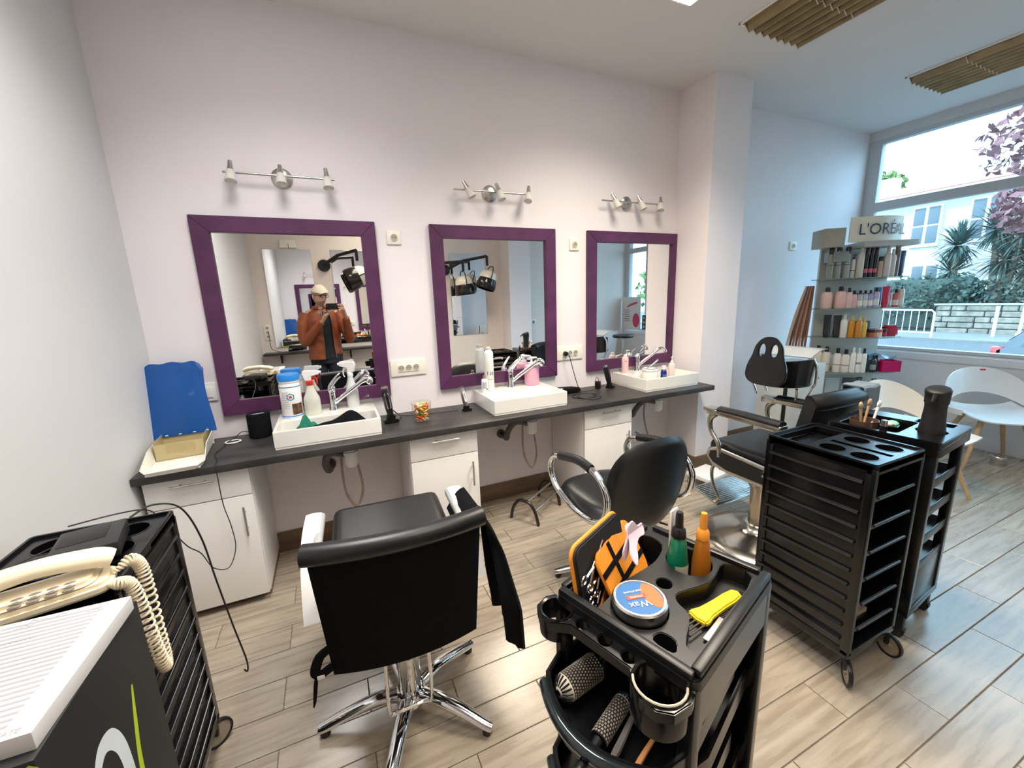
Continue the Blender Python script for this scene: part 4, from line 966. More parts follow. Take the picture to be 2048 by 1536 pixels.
# ---- tool case (black shell, orange flap) standing in the organiser
t = thing('tool_case', 'open black and orange tool case standing in the organiser trolley', 'tool case', apos(-.04, .098, .8275), rad(AA+2))
orange = mat('orange_fabric', (.80, .28, .02), .55, var=.06, scale=60, bump=.2, bscale=300)
# open like a book: back leaf upright, front leaf leaning toward the camera-right
L1 = T3((-.015, .010, .0)) @ RZ(6) @ RX(80)
MB().prism(rrect(0, .085, .205, .165, .024, 5), -.007, .007, .003, M=L1).ob('back_leaf', mat('black_case_lining', (.012, .012, .012), .7), t)
MB().tube([(p[0], p[1], -.006) for p in rrect(0, .085, .205, .165, .024, 5)], .0045, 8, closed=True, M=L1).ob('orange_piping', orange, t)
L2 = T3((.045, -.032, .0)) @ RZ(12) @ RX(62)
MB().prism(rrect(0, .075, .20, .14, .028, 5), -.004, .004, .002, M=L2).ob('orange_flap', orange, t)
for yy_ in (.055, .10): MB().box((0, yy_, .0052), (.198, .012, .002), M=L2).ob('elastic_band', blackf, t)
MB().box((-.03, .075, .0055), (.012, .136, .002), M=L2).ob('elastic_band', blackf, t)
MB().lathe([(.017, 0), (.0215, 0), (.0215, .0012), (.017, .0012), (.017, 0)], n=24, sx=.6, M=L2 @ T3((.078, .10, .0045))).box((.078, .088, .0052), (.010, .014, .0014), M=L2).ob('oval_emblem', blackm, t)
for k, (px, py, an) in enumerate(((-.055, .11, 28), (-.035, .085, 30), (-.04, .055, 25))):
    M = L1 @ T3((px, py, .012)) @ RZ(an)
    sc_ = MB()
    for s in (-1, 1):
        sc_.raw([(-.005, s*.002, 0), (.065, s*.006, 0), (.065, s*.001, 0), (-.005, s*-.003, .002)], [(0, 1, 2, 3)]); sc_.tube([(0, 0, .002), (-.03, s*.010, .003)], .003, 6); sc_.tube([(-.04+.010*cos(2*pi*i/10), s*.014+.007*sin(2*pi*i/10), .003) for i in range(10)], .0022, 6, closed=True)
    s_o = thing('scissors', ['silver scissors in the upper loop of the tool case', 'silver scissors in the middle loop of the tool case', 'thinning scissors in the lower loop of the tool case'][k], 'scissors', (0, 0, 0)); s_o.matrix_world = Matrix.Identity(4)
    sc_.xf((Matrix.Translation(Vector(apos(-.04, .098, .8275))) @ RZ(AA+2)) @ M); sc_.ob('blade_pair', chrome, s_o)
MM = (Matrix.Translation(Vector(apos(-.04, .098, .8275))) @ RZ(AA+2))
tag(MB().prism([(-.085, -.006), (.02, -.009), (.06, -.004), (.06, .006), (.02, .009), (-.085, .008)], 0, .004, .001).xf(MM @ L1 @ T3((-.02, .045, .016)) @ RZ(38)).ob('straight_razor', mat('amber_handle', (.62, .22, .03), .3)), 'amber handled razor in the tool case', 'razor')
# white claw clip
cl = thing('claw_clip', 'pale pink butterfly claw clip hooked on the orange flap', 'hair clip', apos(-.005, .075, .955), rad(AA)); pk = mat('pale_pink_clip', (.78, .62, .72), .35)
for s in (-1, 1): MB().prism(smoothpoly([(0, .0), (.02, .012), (.042, .012), (.05, .03), (.03, .032), (.012, .05), (-.006, .045), (-.012, .02), (-.03, -.005), (-.028, -.03), (-.012, -.018)], 3), -.002, .002, .001, M=T3((0, s*.008, .0)) @ RX(70+s*16)).ob('clip_half', pk, cl)
# bottles
def cone_bottle(name, label, x, y, r, H, body_m, cap_m, lab_m=None):
    t = thing(name, label, 'bottle', apos(x, y, Z-.0695), rad(AA))
    MB().lathe([(0, 0), (r, 0), (r*1.02, .004), (r*.98, H*.35), (r*.72, H*.62), (r*.5, H*.68), (0, H*.68)], n=28).ob('body', body_m, t)
    MB().lathe([(r*.66, H*.67), (r*.68, H*.69), (r*.62, H*.77), (r*.4, H*.80), (r*.38, H*.80), (r*.36, H*.94), (r*.3, H), (0, H)], n=20).ob('cap', cap_m, t)
    if lab_m: MB().grid(lambda u, v: Vector((r*1.005*cos(rad(195+100*u)), r*1.005*sin(rad(195+100*u)), H*(.06+.27*v))), 10, 2).ob('label_print', lab_m, t)
    return t
cone_bottle('green_bottle', 'green lotion bottle with a black spray cap in the organiser trolley', .098, .022, .024, .185, mat('green_bottle_plastic', (.005, .17, .085), .2, coat=.4), blackm, mat('cream_label', (.62, .62, .5), .5))
cone_bottle('orange_bottle', 'amber oil spray bottle with an orange cap in the organiser trolley', .122, -.022, .021, .19, tinted('amber_oil_plastic', (.60, .21, .02), .6), mat('orange_cap', (.80, .30, .03), .35))
tag(MB().box((0, 0, 0), (.032, .006, .11), .003, M=T3(apos(.112, .042, .955)) @ RZ(AA)).ob('white_comb_card', white), 'white plastic card behind the green bottle', 'card')
# wax tin
t = thing('wax_tin', 'round silver wax tin with a blue and orange lid in the organiser trolley', 'tin', apos(-.098, .003, Z-.0285), rad(AA))
MB().lathe([(0, 0), (.049, 0), (.051, .003), (.051, .022), (.053, .024), (.053, .044), (.050, .047), (.046, .047), (.046, .0455), (0, .0455)], n=44).ob('tin', mat('tin_metal', (.62, .60, .55), .25, 1), t)
MB().cyl((0, 0, .0456), (0, 0, .0462), .0455, n=44).ob('lid_print', mat('blue_lid_print', (.02, .13, .34), .35), t)
TZ = RZ(168-AA)
MB().prism([(p.x, p.y) for p in [Vector((.012+.030*cos(rad(a)), .0+.040*sin(rad(a)))) if 0 else Vector((.026+.017*cos(rad(a)), .0+.034*sin(rad(a)), 0)) for a in range(0, 360, 15)]], .0463, .0466, M=TZ @ RZ(180)).ob('orange_stripe', mat('orange_print', (.72, .13, .03), .4), t)
MB().box((.006, -.003, .0468), (.040, .011, .0004), M=TZ).ob('red_banner', mat('red_print', (.6, .05, .02)), t)
wi = mat('white_ink', (.85, .85, .82), .5)
text('lettering', 'Wax', .022, wi, t, TZ @ T3((.008, .017, .0472)), .0002, ); text('small_lettering', 'STRONG', .007, wi, t, TZ @ T3((.006, -.003, .0473)), .0001); text('small_lettering', 'HAIR STYLING', .006, wi, t, TZ @ T3((.006, -.018, .0472)), .0001)
# yellow pick and metal comb
t = thing('hair_pick', 'yellow hair pick with steel prongs in the organiser trolley', 'comb', apos(.035, -.088, Z-.037), rad(AA+168))
MB().prism(smoothpoly([(-.075, -.012), (-.02, -.014), (.025, -.016), (.055, -.020), (.055, .020), (.025, .016), (-.02, .014), (-.075, .012)], 2), 0, .012, .003).ob('handle', mat('yellow_plastic', (.85, .58, .01), .3), t)
for k in range(5): MB().cyl((.05, -.017+k*.0085, .006), (.102, -.019+k*.0095, .006), .0019, n=8).ob('prong', dsteel, t)
t = thing('metal_comb', 'flat metal comb with a black end in the organiser trolley', 'comb', apos(.03, -.111, Z-.0375), rad(AA+180))
MB().box((.045, 0, .003), (.075, .016, .003), .001).ob('handle', mat('pale_steel', (.72, .68, .60), .3, .8), t)
b = MB().box((-.045, .004, .003), (.115, .006, .003), .001)
for k in range(22): b.box((-.098+k*.005, -.003, .003), (.0022, .010, .002))
b.ob('teeth', blackm, t)
# brushes in the pulled-out drawer
DZ = .755-.050
def round_brush(label, x, y, rz, R_, L_, white_cap=True):
    t = thing('round_brush', label, 'hair brush', apos(x, y, DZ+R_+.0045), rad(AA+rz))
    MB().cyl((0, 0, 0), (L_, 0, 0), R_*.92, n=28).ob('barrel', blackm, t)
    b = MB(); nn = int(L_/.0062); nr = int(2*pi*R_/.0062)
    for i in range(nn):
        for j in range(nr):
            a = 2*pi*(j+.5*(i % 2))/nr; xx = .004+i*.0062; c_, s_ = cos(a), sin(a); r0 = R_*.93; r1 = R_*1.0; h = .0021
            b.raw([(xx-h, r0*cos(a-h/R_), r0*sin(a-h/R_)), (xx+h, r0*cos(a-h/R_), r0*sin(a-h/R_)), (xx+h, r0*cos(a+h/R_), r0*sin(a+h/R_)), (xx-h, r0*cos(a+h/R_), r0*sin(a+h/R_)), (xx, r1*c_, r1*s_)], [(0, 1, 4), (1, 2, 4), (2, 3, 4), (3, 0, 4)])
    o = b.ob('bristles', mat('beige_bristle_grid', (.38, .33, .25), .4, .3), t, smooth=0); o['kind'] = 'stuff'
    b = MB().lathe([(.006, .020), (R_*.55, .016), (R_*.9, .004), (R_*.95, 0), (.006, 0)], n=32, M=RY(-90))
    b.ob('end_cap', mat('ivory_cap', (.72, .66, .54), .4), t)
    b = MB()
    for j in range(18):
        a = 2*pi*j/18; b.tube([(-.0175, R_*.42*cos(a), R_*.42*sin(a)), (-.0125, R_*.72*cos(a), R_*.72*sin(a)), (-.003, R_*.95*cos(a), R_*.95*sin(a))], .0018, 5)
    b.cyl((-.0205, 0, 0), (-.012, 0, 0), R_*.2, n=14).ob('cap_slot', blackm, t)
    MB().tube([(L_, 0, 0), (L_+.02, 0, 0), (L_+.09, 0, 0)], [.010, .008, .009], 10).ob('handle', blackm, t)
round_brush('big round hair brush with an ivory fluted end in the drawer', -.225, .085, -8, .0275, .085)
round_brush('slim round hair brush with a beige mesh barrel in the drawer', -.165, -.005, 186, .017, .09)
tag(MB().tube([(0, 0, 0), (.05, .002, .001), (.10, 0, .003)], [.006, .005, .004], 8, sub=3, flat=.7).ob('wooden_stick', wood if 0 else mat('orange_wood', (.45, .20, .06), .45), None, apos(-.272, -.085, DZ+.012), rad(AA+4)), 'orange wooden brush handle in the drawer', 'stick')
tag(MB().tube([(0, 0, 0), (.02, 0, .002), (.09, .01, .004)], [.004, .007, .005], 8, sub=3).ob('black_brush', mat('grey_bristle', (.12, .11, .10), .7), None, apos(-.262, -.045, DZ+.012), rad(AA+2)), 'dark thin brush beside the orange wooden handle', 'brush')
# ================================================================ telephone corner
# magazine bag on the floor side (black with lime and pale graphic), telephone, appointment pad
lime = mat('lime_print', (.42, .55, .02), .5); palec = mat('pale_blue_print', (.62, .68, .70), .5); bagm = mat('black_card', (.012, .013, .012), .55)
t = thing('display_box', 'tall black cardboard box with lime bands and a pale curl below the pad', 'box', (-.62, .875, 0), rad(0))
MB().box((0, 0, .448), (.34, .35, .88), .004).ob('carton', bagm, t)
MX = Matrix(((0, 0, 1, 0), (1, 0, 0, 0), (0, 1, 0, 0), (0, 0, 0, 1)))
XF = .1703
def strip(pts, w_):  # ribbon on the +x face, pts in (y,z)
    P_ = spline([Vector((0, a, b)) for a, b in pts], 6); b = MB(); vs_ = []; n = len(P_)
    for i, p in enumerate(P_):
        a = P_[max(0, i-1)]; d = P_[min(n-1, i+1)]; tt = (d-a).normalized(); nn_ = Vector((0, -tt.z, tt.y)); ww = w_ if not isinstance(w_, (list, tuple)) else lerp_list(w_, i/(n-1))
        vs_ += [(XF, p.y+nn_.y*ww/2, p.z+nn_.z*ww/2), (XF, p.y-nn_.y*ww/2, p.z-nn_.z*ww/2)]
    return b.raw(vs_, [(2*i, 2*i+1, 2*i+3, 2*i+2) for i in range(n-1)])
strip([(.080, .76), (.062, .69), (.045, .61), (.04, .5), (.05, .3)], [.006, .014, .016, .018, .02]).ob('lime_band', lime, t)
LB = strip([(-.17, .80), (-.05, .806), (.08, .83), (.15, .862), (.168, .878)], [.03, .03, .028, .022, .012]); LB.xf(T3((0, -.1755+.0002, 0)) @ RZ(-90) @ T3((-XF, 0, 0)) @ Matrix.Scale(1, 4)); LB.ob('lime_band', lime, t)
strip([(-.075, .725), (-.05, .748), (-.022, .742), (.0, .705), (.008, .65), (.006, .58), (-.01, .45)], [.02, .032, .034, .03, .03, .032, .03]).ob('pale_curl', palec, t)
# pad
t = thing('appointment_pad', 'thick white appointment pad with faint ruled lines by the telephone', 'pad', (-.552, .872, .8885), rad(-2))
PM = Matrix.Rotation(rad(0), 4, 'Z')
MB().box((0, 0, .015), (.205, .302, .030), .001).ob('pages', mat('white_paper', (.62, .61, .60), .6, var=.01), t)
ink = mat('faint_grey_ink', (.36, .37, .38), .6); ink2 = mat('grey_handwriting', (.32, .33, .36), .6)
b = MB()
for k in range(24): b.box((-.012, .135-k*.0118, .0303), (.15, .0045, .0003))
b.ob('ruled_lines', ink, t, smooth=0)
b = MB(); rn = random.Random(5)
for (x0, y0, n, L_) in ((.02, .148, 6, .05), (-.05, .14, 5, .06), (.04, .128, 4, .03), (-.06, .085, 7, .05), (-.065, .128, 4, .03)):
    b.tube([(x0+L_*i/(n*3), y0+rn.uniform(-.003, .003), .0305) for i in range(n*3)], .0004, 4)
b.ob('handwriting', ink2, t, smooth=0)
text('lettering', 'DATE', .012, ink, t, T3((.070, -.140, .0304)) @ RZ(0), .0001)
# telephone
t = thing('telephone', 'cream corded telephone with grey keypad on the black trolley', 'telephone', (-.625, 1.105, .9005), rad(14))
MB().prism(rrect(0, 0, .235, .10, .028, 6), 0, .026, .008).prism(rrect(-.01, .0, .205, .085, .028, 6), .02, .038, .008).ob('base', cream, t)
MB().tube([(-.125, .012, .050), (-.09, .012, .066), (0, .012, .076), (.09, .012, .064), (.118, .012, .052)], [.024, .028, .025, .029, .024], 16, sub=5, flat=.72).ob('handset', cream, t)
b = MB()
kg = mat('grey_phone_key', (.20, .17, .14), .5)
for i in range(4):
    for j in range(3): MB().sph((.052-i*.025, -.022-j*.011, .0375-.002*j), .0085, (1.2, .55, .35), 10).ob('key', kg, t)
# coiled cord hanging over the side of the trolley
pts = []; base = spline([Vector(p) for p in [(-.512, 1.13, .92), (-.488, 1.15, .935), (-.476, 1.16, .91), (-.470, 1.155, .85), (-.468, 1.15, .74), (-.467, 1.15, .66), (-.463, 1.132, .645), (-.460, 1.115, .67), (-.462, 1.105, .74), (-.466, 1.10, .84), (-.476, 1.10, .90), (-.49, 1.09, .915), (-.513, 1.10, .912)]], 30)
N_ = len(base)
for i in range(N_):
    p = base[i]; q = base[min(N_-1, i+1)]; tt = (q-base[max(0, i-1)]).normalized(); u_ = tt.cross(Vector((1, 0, 0)))
    if u_.length < .1: u_ = tt.cross(Vector((0, 1, 0)))
    u_.normalize(); v_ = tt.cross(u_)
    for k in range(3):
        f = i+k/3; a = f*2*pi/ (N_/72); env = min(1, min(f, N_-f)/28.)*.0115
        pp = p.lerp(q, k/3); pts.append(pp+u_*cos(a)*env+v_*sin(a)*env)
tag(MB().tube(pts, .0028, 6).ob('coiled_cord', mat('cream_cord', (.76, .66, .48), .4)), 'cream coiled telephone cord hanging down the ribbed trolley', 'cord')
# flat black device on the trolley behind the phone
t = thing('card_terminal', 'flat black box lying on the trolley behind the telephone', 'box', (-.625, 1.315, .9005), rad(12))
MB().box((0, 0, .02), (.13, .15, .04), .006).ob('body', mat('dark_grey_black_plastic', (.02, .021, .02), .4), t)
MB().box((-.01, .02, .0404), (.09, .09, .001), .0003).ob('panel', blackm, t)
tag(MB().tube([(-.58, 1.42, .93), (-.54, 1.46, .94), (-.49, 1.50, .90), (-.46, 1.52, .78), (-.445, 1.53, .60), (-.43, 1.55, .40), (-.415, 1.56, .25), (-.42, 1.57, .19), (-.43, 1.57, .20)], .0028, 6, sub=8).ob('power_lead', rubber), 'black power lead hanging from the box on the trolley behind the telephone', 'lead')
tag(MB().tube([(-.70, 1.42, .904), (-.78, 1.30, .904), (-.80, 1.2, .904), (-.73, 1.15, .904)], .002, 6, sub=6).ob('phone_line', rubber), 'thin black telephone line lying on the trolley top', 'line')
# ================================================================ product display by the window
SX, SY, SA = 4.33, 2.14, -33
panelm = mat('satin_display_panel', (.55, .53, .48), .35, .3); signm = mat('cream_sign_board', (.78, .74, .62), .4)
t = thing('product_display', 'tall product display stand with glass shelves and a cream sign on top', 'display stand', (SX, SY, 0), rad(SA))
MB().box((0, .115, .95), (.56, .03, 1.84), .003).ob('back_panel', panelm, t)
MB().box((0, .02, .03), (.64, .34, .06), .006).ob('base', panelm, t)
SH = [1.575, 1.318, 1.062, .752, .455]
shelf_g = tinted('greenish_shelf_glass', (.45, .55, .52), .35, .05)
sh_out = [(-.34, .098), (.34, .098), (.34, -.06)]+[(.34*cos(rad(a)), -.06-.13*sin(rad(a))) for a in range(15, 180, 15)]+[(-.34, -.06)]
for z in SH: MB().prism(sh_out[::-1], z-.008, z, .001).ob('glass_shelf', shelf_g, t)
insert_p = mat('white_insert_panel', (.82, .84, .84), .4)  # plain white panels set between the shelves
for z0, z1 in ((1.34, 1.44), (1.085, 1.19), (.775, .88), (.48, .66)):
    MB().box((-.06, .097, (z0+z1)/2), (.12, .006, z1-z0), .001).ob('white_insert', insert_p, t)
    MB().box((.11, .097, (z0+z1)/2), (.16, .006, z1-z0), .001).ob('dark_insert', mat('grey_insert', (.14, .13, .12), .4), t)
for i, z in enumerate((.73, .70, .63, .59, .55)): MB().box((-.20, .096, z), (.10, .008, .004)).ob('slot', darkhole, t)
MB().box((-.30, -.02, 1.915), (.16, .20, .155), .004).ob('top_box', mat('dark_beige_metal', (.40, .36, .29), .4, .2), t)
MB().box((-.22, -.02, 1.76), (.12, .14, .09), .003).ob('grey_bracket', dsteel, t)
MB().box((.10, -.06, 1.845), (.40, .22, .045), .004).ob('sign_ledge', mat('pale_metal_ledge', (.5, .5, .47), .35, .3), t)
def sgn(u, v):
    x = -.20+.46*u; return Vector((x+.0, -.13+.11*max(0, u-.45)**2*3.2, 1.87+.20*v))
MB().grid(sgn, 24, 4, thick=.008).ob('sign', signm, t)
def bend(c):
    u = (c.x+.235)/.46; x = -.20+.46*u
    return Vector((x, -.1400+.11*max(0, u-.45)**2*3.2, 1.962+c.y))
text('lettering', "L'ORÉAL", .125, mat('navy_letter', (.02, .05, .09), .4), t, None, 0, align='LEFT', bend=lambda c: bend(Vector((c.x*.92-.175, c.y, 0))))
# hair colour swatches hanging on the side
t = thing('hair_swatch_chart', 'brown hair colour swatches hanging beside the product display', 'swatch', (SX, SY, 0), rad(SA))
for k in range(7):
    c = [(.25, .11, .05), (.12, .05, .025), (.38, .22, .12), (.18, .05, .03), (.30, .16, .09), (.08, .04, .03), (.42, .30, .2)][k]
    MB().tube([(-.352-.013*k, .02-.006*k, 1.52), (-.365-.022*k, .02-.006*k, 1.25), (-.375-.032*k, .02-.008*k, .90)], [.008, .014, .008], 8, sub=4).ob('lock', mat('hair_lock_%d' % k, c, .45, var=.4, scale=120, stretch=(8, 8, .3)), t)
# bottles
ca, sa = cos(rad(SA)), sin(rad(SA))
def sp(x, y): return SX+x*ca-y*sa, SY+x*sa+y*ca
PM_ = {}
def pm(c, r=.3):
    k = 'prod_%.2f_%.2f_%.2f' % c
    return mat(k, c, r, var=.02, coat=.2)
def product(row, x, y, kind, r, H, col, cap, label, cat='bottle', band=None):
    X, Y = sp(x, y); t = thing({'tube': 'product_tube', 'jar': 'product_jar', 'pump': 'pump_bottle', 'spray': 'spray_can'}.get(kind, 'product_bottle'), label, cat, (X, Y, SH[row]+.0005), rad(SA), 'products on the display stand')
    if kind in ('bottle', 'pump'):
        MB().lathe([(0, 0), (r*.95, 0), (r, .003), (r, H*.66), (r*.8, H*.76), (r*.4, H*.80), (0, H*.80)], n=18).ob('body', pm(col), t)
        if kind == 'bottle': MB().lathe([(r*.44, H*.79), (r*.46, H*.80), (r*.44, H), (0, H)], n=14).ob('cap', pm(cap), t)
        else:
            MB().lathe([(r*.4, H*.79), (r*.4, H*.86), (r*.14, H*.87), (r*.14, H*.96), (0, H*.96)], n=14).tube([(-r*.2, 0, H*.97), (r*.9, 0, H*.97), (r*1.1, 0, H*.94)], r*.16, 8).ob('pump', pm(cap), t)
    elif kind == 'spray':
        MB().lathe([(0, 0), (r, 0), (r, H*.74), (r*.85, H*.78), (0, H*.78)], n=18).ob('body', pm(col), t)
        MB().lathe([(r*.86, H*.775), (r*.88, H*.785), (r*.84, H*.97), (r*.7, H), (0, H)], n=16).ob('cap', pm(cap), t)
    elif kind == 'tube':
        MB().grid(lambda u, v: Vector((r*cos(2*pi*u)*(1+.25*v), r*sin(2*pi*u)*(1-.93*v), H*(.12+.88*v))), 18, 8, cu=True).ob('body', pm(col), t, smooth=80)
        MB().cyl((0, 0, 0), (0, 0, H*.13), r*.85, n=16, bev=.002).ob('cap', pm(cap), t)
    elif kind == 'jar':
        MB().lathe([(0, 0), (r, 0), (r, H*.6), (0, H*.6)], n=20).ob('body', pm(col), t); MB().lathe([(r*1.02, H*.6), (r*1.02, H*.97), (r*.95, H), (0, H)], n=20).ob('lid', pm(cap), t)
    if band:
        z0, z1, bc = band; MB().lathe([(r*1.01, H*z0), (r*1.015, H*z0), (r*1.015, H*z1), (r*1.01, H*z1)], n=18).ob('band', pm(bc), t)
    return t
gr = (.30, .31, .27); nv = (.02, .05, .10); bk = (.012, .012, .014); wh = (.72, .71, .68); pk_ = (.72, .45, .42); am = (.62, .26, .02)
# top shelf
for x, c, cap, L in ((-.28, (.26, .26, .21), bk, 'olive grey hair spray with black cap'), (-.22, (.28, .30, .26), nv, 'grey hair spray with navy cap'), (-.15, (.34, .37, .33), bk, 'pale grey hair spray with black cap')):
    product(0, x, -.06, 'spray', .024, .265, c, cap, L+' on the top glass shelf', 'hair spray', (.42, .44, bk))
product(0, -.095, -.05, 'pump', .017, .20, wh, bk, 'slim white pump bottle with black pump on the top glass shelf', 'pump bottle', (.3, .33, bk))
product(0, -.052, -.07, 'bottle', .026, .27, (.70, .64, .58), (.66, .6, .55), 'tall cream bottle on the top glass shelf')
for x, L in ((-.008, 'left'), (.028, 'mid'), (.062, 'right')): product(0, x, -.07, 'spray', .016, .245, bk, (.05, .01, .02), 'slim black spray with a pink band on the top glass shelf', 'hair spray', (.16, .30, (.6, .12, .2)))
product(0, .10, -.075, 'spray', .019, .17, (.55, .40, .32), bk, 'short tan bottle with black cap on the top glass shelf')
product(0, .145, -.08, 'bottle', .026, .25, (.68, .66, .60), (.6, .58, .54), 'tall ivory bottle on the top glass shelf')
product(0, .19, -.07, 'bottle', .024, .23, (.70, .60, .56), wh, 'pale pink tall bottle on the top glass shelf')
product(0, .235, -.05, 'spray', .021, .285, (.22, .16, .13), (.36, .30, .26), 'tall brown aerosol with taupe cap on the top glass shelf', 'hair spray')
product(0, .285, -.02, 'tube', .028, .215, (.03, .06, .13), nv, 'navy blue tube on the top glass shelf', 'tube'); product(0, .315, .04, 'tube', .026, .215, (.015, .03, .07), bk, 'black blue tube behind the navy tube on the top glass shelf', 'tube')
# second shelf
for x, y, r, H, c, L in ((-.27, -.05, .042, .185, (.72, .48, .42), 'large peach shampoo bottle at the end of the second shelf'), (-.18, -.08, .042, .19, (.74, .46, .42), 'large rose shampoo bottle on the second shelf'), (-.125, -.10, .026, .175, (.72, .50, .50), 'slim pink shampoo bottle on the second shelf'), (-.085, -.10, .024, .15, (.70, .42, .44), 'small pink conditioner on the second shelf')):
    product(1, x, y, 'bottle', r, H, c, bk, L)
for k, (x, c) in enumerate(((-.045, (.40, .44, .48)), (-.005, (.45, .50, .52)), (.035, (.30, .36, .58)), (.08, (.45, .42, .58)))):
    product(1, x, -.11, 'bottle', .021+.003*(k == 3), .15+.02*(k == 3), c, bk, ['grey blue serum bottle', 'silver grey serum bottle', 'blue violet serum bottle', 'lilac shampoo bottle'][k]+' on the second shelf', 'bottle', (.12, .42, wh))
product(1, .125, -.05, 'tube', .028, .17, (.08, .22, .45), (.7, .7, .7), 'blue hair mask tube on the second shelf', 'tube'); product(1, .16, -.10, 'tube', .026, .175, (.50, .02, .08), (.6, .03, .1), 'crimson tube standing on the second shelf', 'tube')
for x, c, L in ((.205, (.42, .48, .48), 'pale teal lotion bottle'), (.255, (.60, .14, .13), 'red lotion bottle'), (.295, (.72, .62, .56), 'cream pump lotion bottle')): product(1, x, -.07, 'bottle' if 'pump' not in L else 'pump', .023, .15+.04*('pump' in L), c, bk, L+' on the second shelf', 'bottle', (.1, .4, wh))
# third shelf
product(2, -.245, -.05, 'tube', .026, .20, bk, bk, 'black tube at the end of the third shelf', 'tube'); product(2, -.175, -.07, 'tube', .027, .195, (.02, .02, .02), bk, 'glossy black tube on the third shelf', 'tube')
product(2, -.13, -.09, 'bottle', .027, .205, wh, (.6, .6, .6), 'white bottle with grey cap on the third shelf')
for x, y, H, c, L in ((-.075, -.10, .19, am, 'amber oil bottle'), (-.03, -.12, .19, (.55, .24, .03), 'dark amber oil bottle'), (.015, -.11, .17, (.66, .42, .06), 'golden oil bottle'), (.045, -.06, .15, (.60, .34, .05), 'honey oil bottle')): product(2, x, y, 'bottle', .024, H, c, (.62, .42, .16), L+' on the third shelf')
for k, (x, y, c) in enumerate(((.095, -.10, (.45, .10, .06)), (.15, -.09, (.70, .60, .55)), (.20, -.07, (.35, .03, .05)), (.105, -.03, (.62, .2, .12)), (.165, -.02, (.5, .4, .38)))): product(2, x, y, 'jar', .026, .065, c, [bk, (.5, .1, .06), bk, bk, (.2, .05, .05)][k], ['brick red hair mask jar', 'cream hair mask jar with red lid', 'wine red hair mask jar', 'orange hair mask jar', 'taupe hair mask jar'][k]+' on the third shelf', 'jar')
X, Y = sp(.275, -.03); tag(MB().prism(rrect(0, 0, .10, .075, .02, 4), 0, .095, .012).ob('red_pouch', mat('red_pouch_fabric', (.42, .015, .04), .5), None, (X, Y, SH[2]+.0005), rad(SA)), 'red pouch at the end of the third shelf', 'pouch')
# fourth shelf
for k, (x, y) in enumerate(((-.285, -.04), (-.225, -.06), (-.155, -.10), (-.10, -.12))): product(3, x, y, 'bottle', .034-.003*(k > 1), .235-.01*k, (.70, .62, .52) if k < 2 else (.74, .70, .64), bk, ['cream shampoo bottle at the end of the fourth shelf', 'ivory shampoo bottle on the fourth shelf', 'off-white shampoo bottle on the fourth shelf', 'pale conditioner bottle on the fourth shelf'][k], 'bottle', (.3, .34, (.3, .28, .25)))
for k, x in enumerate((-.05, -.005, .035)): product(3, x, -.135, 'bottle', .022, .225-.006*k, (.78, .78, .76), [wh, wh, bk][k], ['slim white bottle with white cap on the fourth shelf', 'slim white bottle with printed label on the fourth shelf', 'slim white bottle with black cap on the fourth shelf'][k], 'bottle', (.34, .42, (.25, .25, .25)) if k == 1 else None)
for k, (x, y) in enumerate(((.085, -.10), (.125, -.12), (.165, -.09), (.10, -.05))): product(3, x, y, 'bottle', .022, .15, (.03, .035, .03), bk, ['black serum bottle on the fourth shelf', 'dark green serum bottle on the fourth shelf', 'small black dropper bottle on the fourth shelf', 'black lotion bottle behind on the fourth shelf'][k], 'bottle', (.15, .45, (.2, .3, .3)) if k == 1 else None)
X, Y = sp(.265, -.075); t = thing('pink_box', 'magenta acrylic box at the end of the fourth shelf', 'box', (X, Y, SH[3]+.0005), rad(SA))
b = MB().box((0, 0, .003), (.15, .11, .005), .001)
for s in (-1, 1): b.box((s*.073, 0, .05), (.004, .11, .095)).box((0, s*.053, .05), (.15, .004, .095))
b.ob('box', tinted('magenta_acrylic', (.62, .01, .16), .7), t)
X, Y = sp(.24, .02); 
tag(MB().grid(lambda u, v: Vector(((u-.5)*.22+.01*sin(v*9), (v-.5)*.12, .118+.03*sin(u*7)*cos(v*5)+.02*sin(u*3+v*4))), 16, 12, thick=.004).ob('plastic_bag', tinted('pale_blue_film_plastic', (.35, .68, .85), .5), None, (X, Y, SH[3]), rad(SA)), 'crumpled pale blue plastic bag above the magenta box', 'bag')
# low shelf pumps
for k, (x, H, r) in enumerate(((.03, .25, .034), (.10, .20, .024), (.15, .235, .030), (.215, .17, .022))): product(4, x, -.10, 'pump', r, H, (.74, .73, .70) if k != 3 else (.35, .38, .38), bk, ['large white pump bottle on the low shelf', 'slim white pump bottle on the low shelf', 'medium white pump bottle on the low shelf', 'small grey pump bottle on the low shelf'][k], 'pump bottle')
# grey panelled cart behind the barber chair
t = thing('equipment_cart', 'pale grey panelled cart with two round holes behind the barber chair', 'cart', (3.70, 2.26, 0), rad(-6))
MB().box((0, 0, .46), (.42, .30, .82), .006).ob('cabinet', mat('pale_grey_panel', (.56, .57, .54), .4), t)
MB().box((-.217, -.135, .46), (.012, .03, .84), .002).ob('black_edge', blackm, t)
for x, z in ((-.15, .70), (.12, .74)): MB().cyl((x, -.150, z), (x, -.153, z), .014, n=16).ob('hole', darkhole, t)
for sx in (-1, 1):
    for sy in (-1, 1): MB().cyl((sx*.16-.01, sy*.1, .025), (sx*.16+.01, sy*.1, .025), .025, n=14).ob('wheel', blackm, t)
